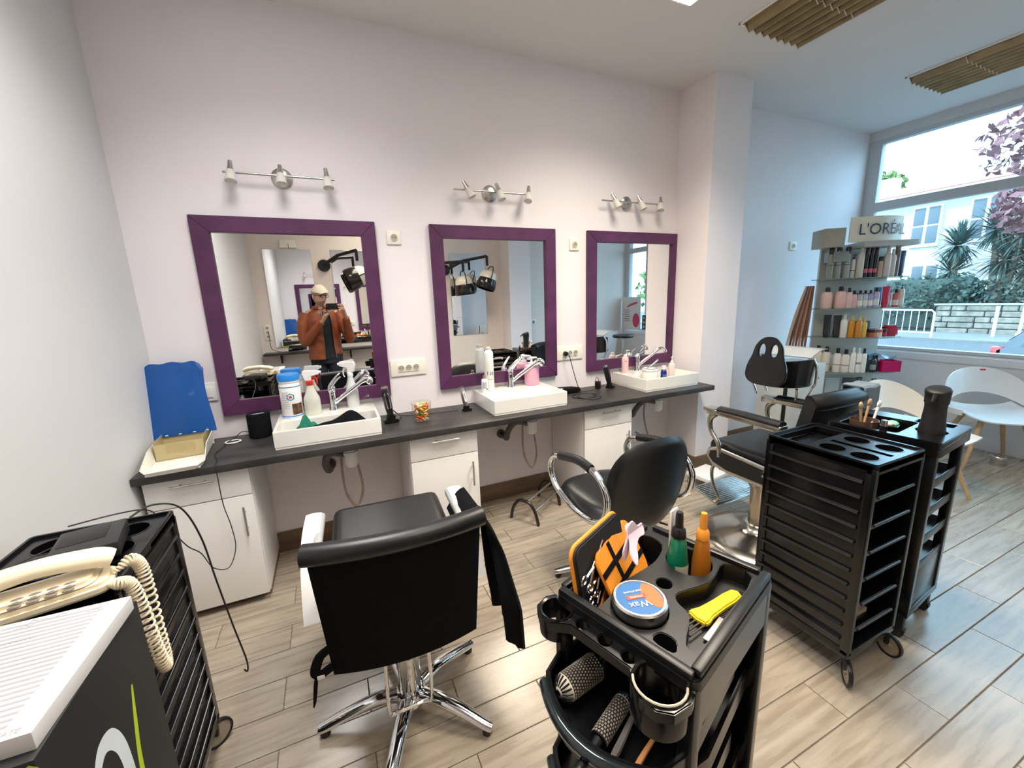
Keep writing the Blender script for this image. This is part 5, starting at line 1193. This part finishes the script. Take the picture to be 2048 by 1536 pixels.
# grey-blue towel hung over the barber chair back
t = thing('folded_towel', 'folded grey blue towel hanging over the barber chair back', 'towel', (2.52, 1.175, 0))
def tw(u, v):
    L_ = v*.34-.12
    y = -.055 if v < .3 else (.055 if v > .42 else -.055+.11*(v-.3)/.12); z = 1.0-(abs(v-.36)-.06 if abs(v-.36) > .06 else 0)*.42
    return Vector(((u-.5)*.14, y+.004*sin(u*9), z+.002*sin(u*7)))
MB().grid(tw, 12, 30, thick=.006).ob('cloth', mat('grey_blue_towel', (.16, .20, .24), .8, bump=.4, bscale=500), t)
# ================================================================ outside the shop window
G = -.6
asphalt = mat('grey_asphalt', (.085, .09, .095), .8, var=.12, scale=3)
gd = struct(MB().box((31, 4, G-.06), (51, 80, .1)).ob('street_ground', asphalt, smooth=0))
pav = mat('pavement', (.16, .16, .155), .8, var=.1, scale=4)
struct(MB().box((6.4, 2, G-.005), (1.9, 14, .12), .01).ob('pavement_near', pav))
struct(MB().box((22.6, 4, G-.005), (3.0, 60, .14), .01).ob('pavement_far', pav))
# stone garden wall
stone = mat('pale_stone', (.22, .20, .165), .85, var=.3, scale=5, rnd=.12)
t = thing('garden_wall', 'low pale stone garden wall across the street', 'wall', (24.3, 2.0, G))
rn = random.Random(2); prot = {}
MB().box((.12, 0, .58), (.20, 14, 1.1)).ob('core', mat('wall_mortar', (.12, .115, .10), .9), t)
for k in range(5):
    y = -7+rn.uniform(-.4, 0)
    while y < 7:
        L_ = rn.choice((.45, .6, .8, 1.0)); y1 = min(7, y+L_); y0 = max(-7, y)
        if y1-y0 > .08: MB().box((0, (y0+y1)/2, .125+k*.235), (.16+rn.uniform(-.03, .03), y1-y0-.03, .21), .03, seg=1).ob('stone', stone, t)
        y += L_
MB().box((.1, 0, 1.22), (.42, 14.1, .07), .015).ob('coping', mat('pale_coping', (.30, .29, .27), .8), t)
# railings
whitem = mat('white_painted_steel', (.70, .72, .74), .4)
def railing(label, x, y0, y1):
    t = thing('street_railing', label, 'railing', (x, (y0+y1)/2, G+.065)); L_ = y1-y0
    MB().tube([(0, -L_/2, 0), (0, -L_/2, .95), (0, -L_/2+.10, 1.05), (0, L_/2-.10, 1.05), (0, L_/2, .95), (0, L_/2, 0)], .035, 8).ob('frame', whitem, t)
    MB().cyl((0, -L_/2, .18), (0, L_/2, .18), .025, n=8).cyl((0, -L_/2, .88), (0, L_/2, .88), .02, n=8).ob('rail', whitem, t) if 0 else None
    MB().cyl((0, -L_/2, .18), (0, L_/2, .18), .025, n=8).ob('rail', whitem, t)
    n = int(L_/.22); pr = None
    for i in range(1, n):
        y = -L_/2+i*L_/n
        if pr is None: pr = MB().cyl((0, 0, .18), (0, 0, 1.03), .014, n=6).ob('bar', whitem, t, (0, y, 0))
        else:
            o = bpy.data.objects.new('bar', pr.data); C.objects.link(o); o.parent = t; o.location = (0, y, 0)
railing('white street railing in front of the hedge', 21.3, 7.9, 10.2)
railing('white street railing nearer the corner of the shop', 21.3, 10.5, 12.8)
t = thing('street_post', 'white street post on the far pavement', 'post', (22.9, 6.75, G+.065)); MB().cyl((0, 0, 0), (0, 0, 1.1), .05, n=12).cyl((0, 0, 1.1), (0, 0, 1.14), .06, n=12).ob('tube', whitem, t)
t = thing('street_pole', 'tall leaning grey pole before the garden wall', 'pole', (23.6, 6.3, G+.065)); MB().cyl((0, 0, 0), (0, -.1, 4.6), .05, .045, n=12).ob('shaft', mat('grey_pole', (.55, .58, .60), .5), t); MB().cyl((0, 0, 0), (0, 0, .12), .09, n=12).ob('foot', mat('grey_pole', (.55, .58, .6)), t)
# foliage
def leaves(n, blob, size, seed, flat=.5):
    rn = random.Random(seed); vs_ = []; fs = []
    for i in range(n):
        cx, cy, cz, rx, ry, rz_ = rn.choice(blob)
        while True:
            p = Vector((rn.uniform(-1, 1), rn.uniform(-1, 1), rn.uniform(-1, 1)))
            if .35 < p.length < 1: break
        c = Vector((cx+p.x*rx, cy+p.y*ry, cz+p.z*rz_)); u = Vector((rn.gauss(0, 1), rn.gauss(0, 1), rn.gauss(0, 1))).normalized(); v = u.cross(Vector((rn.gauss(0, 1), rn.gauss(0, 1), rn.gauss(0, 1)))).normalized()
        s = size*rn.uniform(.6, 1.3); k = len(vs_)
        vs_ += [c-u*s, c+v*s*.55, c+u*s, c-v*s*.55]; fs.append((k, k+1, k+2, k+3))
    b = MB(); b.raw(vs_, fs); return b
def lm(n, c, v=.35): return mat(n, c, .6, var=v, scale=2.5)
t = thing('hedge', 'dark green clipped hedge behind the white railing', 'hedge', (25.6, 12.0, G))
o = leaves(5000, [(0, y, 1.4, .6, .8, 1.15) for y in (-3.2, -2.2, -1.2, 0, 1.2, 2.4, 3.4)], .10, 4).ob('foliage', lm('hedge_green', (.045, .085, .06)), t, smooth=0, fix=False); o['kind'] = 'stuff'
MB().box((0, .1, 1.2), (.55, 7.6, 2.3), .2).ob('core', lm('hedge_dark', (.03, .05, .04)), t)
def yucca(label, x, y, heads, seed):
    t = thing('yucca', label, 'yucca', (x, y, G)); rn = random.Random(seed)
    for (dx, dy, z) in heads:
        MB().tube([(dx*.2, dy*.2, 0), (dx*.6, dy*.6, z*.5), (dx, dy, z)], [.16, .13, .1], 8, sub=3).ob('trunk', mat('yucca_trunk', (.22, .17, .12), .9, var=.3), t)
        vs_ = []; fs = []
        for i in range(240):
            a = rn.uniform(0, 2*pi); e = rn.uniform(-.95, 1.45); L_ = rn.uniform(.95, 1.5)*(1 if e > -.3 else .75); d = Vector((cos(a)*cos(e), sin(a)*cos(e), sin(e))); s = d.cross(Vector((0, 0, 1)))
            s = s.normalized() if s.length > .1 else Vector((1, 0, 0)); c = Vector((dx, dy, z)); k = len(vs_)
            vs_ += [c+d*.08-s*.03, c+d*.08+s*.03, c+d*L_*.6+s*.035-Vector((0, 0, .03)), c+d*L_*.6-s*.035-Vector((0, 0, .03)), c+d*L_-Vector((0, 0, .22))]; fs += [(k, k+1, k+2, k+3), (k+3, k+2, k+4)]
        b = MB(); b.raw(vs_, fs); o = b.ob('leaf_crown', lm('yucca_green', (.055, .10, .085), .4), t, smooth=0, fix=False); o['kind'] = 'stuff'
yucca('single-headed yucca in front of the white house', 26.3, 9.35, [(0, 0, 3.75), (.2, .15, 2.6)], 1)
yucca('many-headed dark yucca behind the garden wall', 26.6, 8.0, [(0, .3, 4.3), (-.2, -.5, 3.9), (.3, -1.0, 4.2), (0, -.1, 3.0), (-.1, -.9, 2.7)], 2)
yucca('low spreading yucca beside the many-headed one', 26.0, 6.4, [(0, .3, 3.2), (0, -.6, 3.6), (.1, -.2, 2.3)], 3)
t = thing('shrub', 'dark low shrubs between the yuccas and the garden wall', 'shrub', (25.3, 6.5, G)); o = leaves(3500, [(0, y, 1.3, .4, .9, 1.0) for y in (-4, -2.6, -1.2, 0, 1.2, 2.2)], .11, 14).ob('foliage', lm('shrub_green', (.04, .07, .055)), t, smooth=0, fix=False); o['kind'] = 'stuff'
def tree(label, x, y, blobs, n, size, col, seed, trunk):
    t = thing('tree', label, 'tree', (x, y, G)); MB().tube(trunk, [.16, .12, .05], 8, sub=3).ob('trunk', mat('bark', (.16, .13, .11), .9, var=.3), t)
    o = leaves(n, blobs, size, seed).ob('crown', lm('leaf_%s' % label[:8].replace(' ', '_'), col), t, smooth=0, fix=False); o['kind'] = 'stuff'
tree('pinkish autumn street tree near the shop window', 10.6, 2.3, [(0, .9, 4.3, .7, .55, .55), (0, .2, 4.7, .9, .8, .7), (-.1, .75, 3.3, .4, .35, .45), (0, -.6, 4.0, .9, .8, .9), (.1, .25, 3.6, .5, .45, .6)], 1700, .075, (.17, .07, .075), 6, [(0, -1.0, 0), (0, -.8, 2.4), (0, .1, 4.4)])
tree('green tree rising behind the house roof', 41, 19.6, [(0, 0, 9.6, 1.6, 1.5, 1.2), (0, 1.2, 8.4, 1.4, 1.2, 1.2)], 1600, .22, (.16, .22, .06), 8, [(0, 0, 0), (0, .1, 5), (0, .2, 9)])
# house across the street
t = thing('house', 'white house with a red tiled roof and tall shuttered windows', 'house', (29.2, 7.0, G)); wm = mat('white_render', (.52, .51, .49), .8, var=.05, scale=1)
MB().box((4, -2, 3.4), (8, 26, 6.8)).ob('wall', wm, t, smooth=0)
rf = MB().prism([(-.7, 6.75), (4.2, 7.95), (9, 6.75), (9, 6.6), (-.7, 6.6)], -15.5, 11.5, M=Matrix(((1, 0, 0, 0), (0, 0, 1, 0), (0, 1, 0, 0), (0, 0, 0, 1)))).ob('roof', mat('red_roof_tile', (.30, .13, .10), .8, var=.3, scale=3, stretch=(1, 6, 1)), t, smooth=0)
MB().box((-.55, -2, 6.62), (.35, 27, .16), .02).ob('eave_board', mat('grey_eave', (.45, .46, .46), .7), t)
MB().box((4.3, 9.0, 8.0), (.9, 1.6, 1.3), .02).ob('chimney', mat('pale_chimney', (.60, .50, .45), .8), rf)
shut = mat('grey_blue_shutter', (.11, .14, .16), .6); pane_m = mat('dark_window_pane', (.16, .20, .23), .15)
for (y, z) in ((4.75, 5.05), (2.55, 5.05), (.2, 5.05), (4.5, 2.1), (-2.4, 5.05)):
    w_ = MB().box((-.05, y, z), (.12, 1.2, 2.05), .01).ob('window', mat('white_window_frame', (.75, .75, .74), .5), t)
    for s in (-1, 1):
        for zz in (.52, -.42): MB().box((-.125, y+s*.29, z+zz), (.03, .44, .86), .005).ob('shutter_panel', shut, w_)
# parked car
t = thing('car', 'grey car parked outside the shop window', 'car', (11.8, 1.08, G)); cm_ = mat('silver_car_paint', (.10, .115, .13), .25, .3, coat=.6)
prof = [(-2.1, .35), (2.1, .30), (2.16, .55), (2.14, .92), (2.0, 1.02), (1.68, 1.38), (1.2, 1.46), (.0, 1.45), (-1.0, .98), (-1.95, .84), (-2.15, .55)]
MB().prism([(a, b) for a, b in prof], -.82, .82, .07, M=Matrix(((0, 0, 1, 0), (1, 0, 0, 0), (0, 1, 0, 0), (0, 0, 0, 1)))).ob('body', cm_, t)
gl = mat('dark_car_glass', (.05, .07, .08), .08, coat=.5)
for s in (-1, 1): MB().prism([(1.80, .98), (1.55, 1.33), (1.1, 1.39), (.0, 1.38), (-.8, .99)], 0, .012, M=T3((s*.826-.006, 0, 0)) @ Matrix(((0, 0, 1, 0), (1, 0, 0, 0), (0, 1, 0, 0), (0, 0, 0, 1)))).ob('side_window', gl, t)
MB().raw([(-.68, 1.99, 1.04), (.68, 1.99, 1.04), (.6, 1.71, 1.36), (-.6, 1.71, 1.36)], [(0, 1, 2, 3)]).xf(T3((0, .012, .012))).ob('rear_window', gl, t)
for s in (-1, 1): MB().box((s*.70, 2.08, .86), (.24, .16, .18), .03).ob('tail_light', mat('red_tail_light', (.62, .03, .03), .2, coat=.5), t)
for s in (-1, 1):
    for y in (1.3, -1.35): MB().cyl((s*.66, y, .31), (s*.83, y, .31), .31, n=24, bev=.03).ob('wheel', blackm, t)
# green awning outside the far end of the window
t = thing('awning', 'dark green shop awning outside the window', 'awning', (5.5, -.55, 2.85)); aw = mat('dark_green_canvas', (.01, .05, .05), .8)
MB().box((.62, 0, 0), (1.25, 1.25, .01), M=RY(18)).ob('canvas', aw, t); MB().box((1.19, 0, -.50), (.01, 1.25, .22)).ob('valance', aw, t); MB().cyl((.0, -.62, .0), (1.18, -.62, -.42), .015, n=8).ob('arm', whitem, t); MB().cyl((.0, .62, .0), (1.18, .62, -.42), .015, n=8).ob('arm', whitem, t)
tree('bright green street tree beyond the awning', 11.5, -5.2, [(0, 0, 2.6, 1.3, 1.6, 1.2), (0, 1.2, 3.2, 1.2, 1.2, 1.0), (0, -1.2, 2.2, 1.0, 1.2, 1.0)], 1400, .14, (.10, .20, .05), 9, [(0, 0, 0), (0, 0, 1.5), (0, .1, 3)])
# ================================================================ the back of the room (seen in the mirrors)
def plain_mirror(label, x0, x1, z0, z1):
    t = thing('wall_mirror', label, 'mirror', ((x0+x1)/2, YB, z0)); MB().box((0, .006, (z1-z0)/2), (x1-x0, .008, z1-z0), .001).ob('mirror_glass', mirror_m, t, smooth=0)
    MB().box((0, .004, (z1-z0)/2), (x1-x0+.008, .006, z1-z0+.008)).ob('backing', steel, t)
plain_mirror('frameless tall mirror on the back wall behind the man', -.705, -.12, .95, 2.27)
plain_mirror('frameless tall mirror on the back wall beside the first hood dryer', .135, .75, .95, 2.27)
plain_mirror('frameless tall mirror on the back wall by the back pillar', 1.86, 2.45, .95, 2.24)
t = thing('junction_box', 'cream junction box above the first frameless mirror', 'box', (-.38, YB, 2.29)); MB().box((0, .02, .05), (.20, .04, .10), .004).ob('cover', ivory, t); MB().tube([(.0, .042, .05), (.005, .05, .02), (.0, .045, -.01)], .003, 6).ob('wire', rubber, t)
t = thing('wall_shelf', 'long dark slate shelf on the back wall', 'shelf', (.25, YB+.11, .86)); MB().box((0, 0, .015), (2.2, .22, .03), .003).ob('board', counter_m, t)
for x in (-.9, 0, .9): MB().box((x, -.04, -.06), (.02, .14, .12), .003).ob('bracket', blackm, t)
t = thing('hair_dryer', 'black hair dryer lying on the back wall shelf', 'hair dryer', (-.45, YB+.10, .8905), rad(20))
MB().cyl((-.09, 0, .045), (.09, 0, .045), .04, .032, n=20, bev=.004).ob('barrel', blackp, t); MB().cyl((.09, 0, .045), (.13, 0, .045), .024, .03, n=16).ob('nozzle', blackp, t); MB().tube([(-.03, 0, .04), (-.05, .06, .03), (-.06, .09, .025)], .016, 10).ob('handle', blackp, t)
tag(MB().tube([(-.55, YB+.12, .895), (-.65, YB+.12, .90), (-.75, YB+.10, .95), (-.765, YB+.05, 1.10), (-.77, YB+.02, 1.17)], .004, 6, sub=6).ob('dryer_lead', rubber), 'black lead running from the hair dryer up the back wall', 'lead')
t = thing('wall_socket', 'vertical triple socket plate on the back wall beside the frameless mirror', 'socket', (-.78, YB, 1.06)); MB().box((0, .005, .11), (.08, .01, .22), .003).ob('plate', ivory, t)
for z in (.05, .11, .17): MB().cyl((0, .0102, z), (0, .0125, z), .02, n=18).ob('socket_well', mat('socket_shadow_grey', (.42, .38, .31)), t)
t = thing('light_switch', 'white double switch plate on the back wall beyond the pillar', 'switch', (3.30, YB, 1.05)); MB().box((0, .005, .04), (.15, .01, .08), .003).ob('plate', white, t)
for x in (-.03, .03): MB().box((x, .012, .04), (.04, .006, .05), .002).ob('rocker', mat('grey_phone_key', (.2, .17, .14)), t)
def hood(label, x, z, hx, hy, hz, tilt):
    t = thing('hood_dryer', label, 'hood dryer', (x, YB, z))
    MB().lathe([(0, .05), (.06, .05), (.08, .03), (.085, 0), (0, 0)], n=28, M=RX(-90)).ob('wall_mount', blackp, t)
    e = Vector((hx-x, hy-YB, hz-z)); top = e+Vector((0, 0, .34))
    MB().tube([(0, .05, 0), (0, .10, .0), tuple(e*.45+Vector((0, 0, .20))), tuple(top)], [.026, .026, .022, .022], 12).ob('arm', blackm, t)
    MB().tube([tuple(top), tuple(e+Vector((0, 0, .20)))], .02, 10).ob('drop_arm', blackm, t)
    M = Matrix.Translation(e) @ RY(tilt)
    h = MB().lathe([(0, .13), (.06, .125), (.105, .10), (.13, .05), (.135, .0), (.13, 0), (.125, .045), (.10, .09), (0, .11)], n=32, M=M).ob('hood_shell', mat('hood_white', (.75, .70, .58), .3, coat=.3), t)
    MB().lathe([(.134, .0), (.150, -.06), (.155, -.13), (.145, -.16), (.140, -.16), (.150, -.13), (.145, -.06), (.13, 0)], n=32, M=M).ob('visor', tinted('smoked_visor', (.02, .016, .012), .8), t)
    MB().tube([(.0, .14, 0), (.0, .145, .08), (0, .10, .17), (0, 0, .20), (0, -.10, .17), (0, -.145, .08), (0, -.14, 0)], .008, 8, sub=3, M=M).ob('yoke', blackm, t)
hood('hood dryer with a smoked visor on the arm beside the man', .035, 2.06, .45, -.70, 1.88, 68)
hood('front hood dryer of the pair near the back pillar', 1.78, 1.99, 2.33, -.70, 1.82, 20)
hood('rear hood dryer of the pair near the back pillar', 1.42, 1.99, 1.98, -.82, 1.75, -6)
# window end: poster, boards, stool
t = thing('poster_board', 'white poster board with a pink hair dryer picture by the window', 'poster', (5.24, -.86, .86), 0)
MB().box((.03, 0, .30), (.012, .52, .60), .002).ob('board', mat('white_card', (.78, .76, .75), .6), t)
MB().tube([(.022, .17, .50), (.022, 0, .46), (.022, -.10, .42)], [.018, .022, .012], 8).ob('pink_print', mat('pink_print', (.70, .10, .20), .5), t)
MB().prism(circ(0, 0, .09, 20, .13), 0, .003, M=T3((.02, .15, .17)) @ RY(-90) @ RZ(90)).ob('pink_print', mat('crimson_print', (.62, .06, .14), .5), t)
for k in range(6): MB().box((.023, -.12+.02*(k % 2), .36-k*.04), (.002, .16, .008)).ob('printed_line', blackink, t)
t = thing('picture_board', 'dark board with small pictures on the window sill rail', 'board', (5.25, -.42, .86)); MB().box((.03, 0, .14), (.012, .28, .26), .002).ob('board', mat('navy_board', (.02, .03, .05), .5), t)
for i in range(3):
    for j in range(3): MB().box((.022, -.09+i*.09, .06+j*.08), (.002, .05, .045)).ob('picture', mat('pale_picture', (.5, .55, .56), .5), t)
for o_ in (t,): pass
t = thing('bar_stool', 'round black bar stool with a chrome post near the window', 'stool', (4.62, -.28, 0)); MB().lathe([(0, .78), (.17, .785), (.18, .81), (.17, .83), (0, .835)], n=32).ob('seat', leather, t); MB().cyl((0, 0, .02), (0, 0, .785), .018, n=14).ob('post', chrome, t); MB().lathe([(0, 0), (.20, 0), (.20, .01), (.05, .03), (0, .035)], n=32).ob('base', chrome, t)
t = thing('leaning_sheet', 'white panel leaning on the back wall near the window', 'panel', (4.82, -1.06, 0)); MB().box((0, 0, .42), (.42, .018, .84), .003, M=RX(-7)).ob('sheet', white, t)
# ================================================================ the man taking the picture (seen in the first mirror)
skin_m = mat('skin', (.50, .28, .19), .5, var=.08, scale=30); jack_m = mat('rust_leather', (.21, .05, .014), .42, var=.25, scale=14, bump=.3, bscale=60)
shirt_m = mat('black_knit', (.008, .009, .012), .9, var=.2, scale=60); jean_m = mat('dark_navy_denim', (.010, .013, .022), .85, var=.3, scale=80)
man = thing('person', 'man in a rust leather jacket and beige flat cap photographing with a phone', 'person', (-.07, -.40, 0))
MW = Matrix.Translation((.07, .40, 0))
V = [(-.07, -.40, .93), (-.07, -.40, 1.12), (-.07, -.39, 1.30), (-.07, -.36, 1.44), (-.068, -.325, 1.52), (-.066, -.30, 1.57)]
R_ = [.10, .10, .10, .07, .052, .052]; E_ = [(0, 1), (1, 2), (2, 3), (3, 4), (4, 5)]
def chain(start, pts):
    p = start
    for x, y, z, r in pts: V.append((x, y, z)); R_.append(r); E_.append((p, len(V)-1)); p = len(V)-1
    return p
ls = chain(3, [(-.24, -.35, 1.40, .05), (-.285, -.27, 1.06, .038), (-.06, -.115, 1.325, .024), (-.025, -.075, 1.375, .026)])
for k in range(4): chain(ls, [(.0+.012*k, -.05+.004*k, 1.42+.002*k, .0085), (.028+.014*k, -.026, 1.436+.003*k, .0078), (.05+.014*k, -.022, 1.437+.004*k, .007)])
chain(ls, [(-.035, -.05, 1.41, .010), (-.03, -.030, 1.445, .0085), (-.018, -.024, 1.462, .0075)])
rs = chain(3, [(.10, -.41, 1.40, .05), (.235, -.33, 1.07, .038), (.20, -.13, 1.37, .024), (.19, -.07, 1.425, .026)])
for k in range(4): chain(rs, [(.178, -.028, 1.452+.0185*k, .0088), (.163, .000, 1.456+.0185*k, .0080), (.128-.004*k, .003, 1.456+.0185*k, .0070)])
chain(rs, [(.172, -.055, 1.46, .010), (.148, -.034, 1.475, .0088), (.125, -.028, 1.482, .0078)])
for s in (-1, 1): chain(0, [(-.07+s*.09, -.40, .88, .085), (-.07+s*.10, -.37, .48, .058), (-.07+s*.11, -.40, .09, .045), (-.07+s*.115, -.30, .035, .032)])
me = bpy.data.meshes.new('body'); me.from_pydata([tuple(Vector(v)+Vector((.07, .40, 0))) for v in V], E_, []); me.update()
bo = bpy.data.objects.new('body', me); C.objects.link(bo)
md = bo.modifiers.new('skin', 'SKIN'); md.use_smooth_shade = True
for i, sv in enumerate(me.skin_vertices[0].data): sv.radius = (R_[i], R_[i]); sv.use_root = (i == 0)
ss = bo.modifiers.new('sub', 'SUBSURF'); ss.levels = 1; ss.render_levels = 1
bpy.context.view_layer.update()
sk = bpy.data.meshes.new_from_object(bo.evaluated_get(bpy.context.evaluated_depsgraph_get())); bpy.data.objects.remove(bo)
# head: shaped ellipsoid, face toward local +y
def head(u, v):
    a = 2*pi*u; e = (v-.5)*pi; x = cos(a)*cos(e); y = sin(a)*cos(e); z = sin(e)
    p = Vector((x*.076, y*.094, z*.118))
    f = max(0, y)
    jaw = max(0, -z); p.x *= 1-.22*jaw**1.5; p.y *= 1-.05*jaw
    p.y += .024*math.exp(-((x/.17)**2+((z+.10)/.17)**2))*(f > 0)          # nose
    p.y += .009*math.exp(-((z-.20)/.10)**2)*f                                # brow
    p.y -= .010*math.exp(-(((abs(x)-.36)/.15)**2+((z-.06)/.10)**2))*f        # eye sockets
    p.y += .006*math.exp(-((x/.3)**2+((z+.46)/.07)**2))*f                    # lips
    p.y += .010*math.exp(-((x/.3)**2+((z+.80)/.16)**2))*f                    # chin
    return p
HM = T3((.004, .112, 1.622)) @ RZ(-33) @ RX(-6)
hb = MB().grid(head, 48, 33, cu=True)
for s in (-1, 1): hb.sph((s*.078, -.006, -.008), .028, (.35, .7, 1.15), 12)
hb.xf(HM); hb.bm.from_mesh(sk); bpy.data.meshes.remove(sk)
body = hb.ob('body', skin_m, man, smooth=70)
for s in (-1, 1): MB().sph((s*.029, .083, .006), .011, (1.1, .5, .75), 10).xf(HM).ob('eye', mat('eye_dark', (.03, .02, .015), .2), body)
MB().tube([(-.024, .091, -.053), (0, .097, -.055), (.024, .091, -.053)], .0035, 8).xf(HM).ob('mouth', mat('lip', (.33, .13, .11), .5), body)
MB().grid(lambda u, v: (lambda q: Vector((q.x*1.03, q.y*1.03, q.z*1.02)))(head(.0+.5*u, .06+.26*v)), 24, 10).xf(HM).ob('stubble', mat('grey_stubble', (.30, .20, .155), .8, var=.3, scale=200), body)
MB().grid(lambda u, v: (lambda q: Vector((q.x*1.05, q.y*1.04, q.z*1.03)))(head(.5+.5*u, .42+.3*v)), 24, 10).xf(HM).ob('hair', mat('grey_short_hair', (.20, .16, .13), .9), body)
gf = MB()
for s in (-1, 1):
    gf.tube([(s*.033+.026*cos(2*pi*i/16), .103-.006*abs(cos(2*pi*i/16)), .006+.017*sin(2*pi*i/16)) for i in range(16)], .0028, 6, closed=True); gf.tube([(s*.058, .098, .012), (s*.078, .06, .014), (s*.083, -.01, .012)], .0026, 6)
gf.tube([(-.008, .106, .010), (.008, .106, .010)], .0026, 6).xf(HM).ob('glasses', blackp, man)
def capf(u, v):
    a = 2*pi*u; r = v; x = cos(a)*r; y = sin(a)*r
    z = .085*(1-r**2.6)+.018
    return Vector((x*.096, y*.118+.012, z+.020*(y < 0)*0-.028*max(0, y)*r))
cp_ = MB().grid(capf, 40, 12, cu=True, thick=.004)
cp_.grid(lambda u, v: Vector(((u-.5)*.15*(1-.25*v), .098+.052*v-.05*(2*u-1)**2, .022-.020*v-.02*(2*u-1)**2)), 16, 6, thick=.004)
cp_.lathe([(.082, .0), (.090, .0), (.096, .024), (.088, .024), (.082, 0)], n=36, sy=1.2).xf(HM @ T3((0, .0, .035)) @ RX(6)).ob('flat_cap', mat('beige_tweed', (.56, .49, .38), .9, var=.15, scale=120), man)
# jacket: open shell round the trunk plus sleeves
def tr(z):  # half width, half depth, y shift
    k = [(.84, .195, .135), (1.0, .185, .13), (1.2, .20, .14), (1.34, .205, .135), (1.42, .165, .115), (1.475, .085, .085)]
    for (z0, a0, b0), (z1, a1, b1) in zip(k, k[1:]):
        if z <= z1: t_ = (z-z0)/(z1-z0); return a0+(a1-a0)*t_, b0+(b1-b0)*t_
    return k[-1][1:]
YAW = rad(-20)
def trunk(off, gap):
    def f(u, v):
        z = .84+.635*v; a, b = tr(z); g = gap*(1-.35*v); t_ = pi/2+g+(2*pi-2*g)*u
        x = (a+off)*cos(t_); y = (b+off)*sin(t_)+.03*max(0, v-.6)
        wob = .004*sin(z*55+3*cos(t_))
        x, y = x*cos(YAW)-y*sin(YAW), x*sin(YAW)+y*cos(YAW)
        return Vector((x, y+wob, z))
    return f
MB().grid(trunk(0, 0), 40, 16, cu=False).ob('shirt', shirt_m, man, smooth=80)
jb = MB().grid(trunk(.016, .34), 44, 22, thick=.007)
for pts, rr in (([(-.17, .05, 1.40), (-.225, .09, 1.25), (-.215, .13, 1.07), (-.12, .21, 1.18), (-.01, .275, 1.31)], [.078, .072, .062, .052, .042]), ([(.17, -.01, 1.40), (.25, .02, 1.24), (.305, .07, 1.07), (.29, .16, 1.20), (.272, .26, 1.35)], [.078, .072, .062, .052, .042])):
    jb.tube(pts, rr, 18, sub=6)
jk = jb.ob('jacket', jack_m, man, smooth=70)
MB().tube([Vector((.085*cos(a)*1.05, .06+.08*sin(a), 1.475+.01*sin(a))) for a in [rad(110+320*i/16) for i in range(17)]], .012, 8, flat=2).ob('collar', jack_m, jk)
for g in (-1, 1):
    f = trunk(.026, .34); P_ = [f(0 if g > 0 else 1, v/14) for v in range(15)]; MB().tube(P_, .0035, 6).ob('zip', dsteel, jk)
tb_ = MB().grid(lambda u, v: Vector((.185*cos(2*pi*u), .125*sin(2*pi*u), .78+.16*v)), 28, 4, cu=True)
for s in (-1, 1): tb_.tube([(s*.09, 0, .88), (s*.10, .03, .50), (s*.11, 0, .10), (s*.11, 0, .075)], [.105, .088, .072, .075], 18, sub=6)
tb_.ob('trousers', jean_m, man, smooth=70)
for s in (-1, 1): MB().prism(smoothpoly([(-.045, -.09), (.045, -.09), (.05, .06), (.03, .17), (-.03, .17), (-.05, .06)], 3), .002, .07, .02, M=T3((s*.112, 0, 0))).ob('shoe', blackm, man)
ph = thing('smartphone', 'black smartphone held up by the man', 'phone', (.072, -.0125, 1.453)); MB().box((0, 0, .0375), (.158, .008, .075), .003).ob('case', blackp, ph)
for z in (.062, .045): MB().cyl((-.065, .0042, z), (-.065, .0052, z), .006, n=14).ob('lens', mat('lens_glass', (.02, .02, .03), .05), ph)
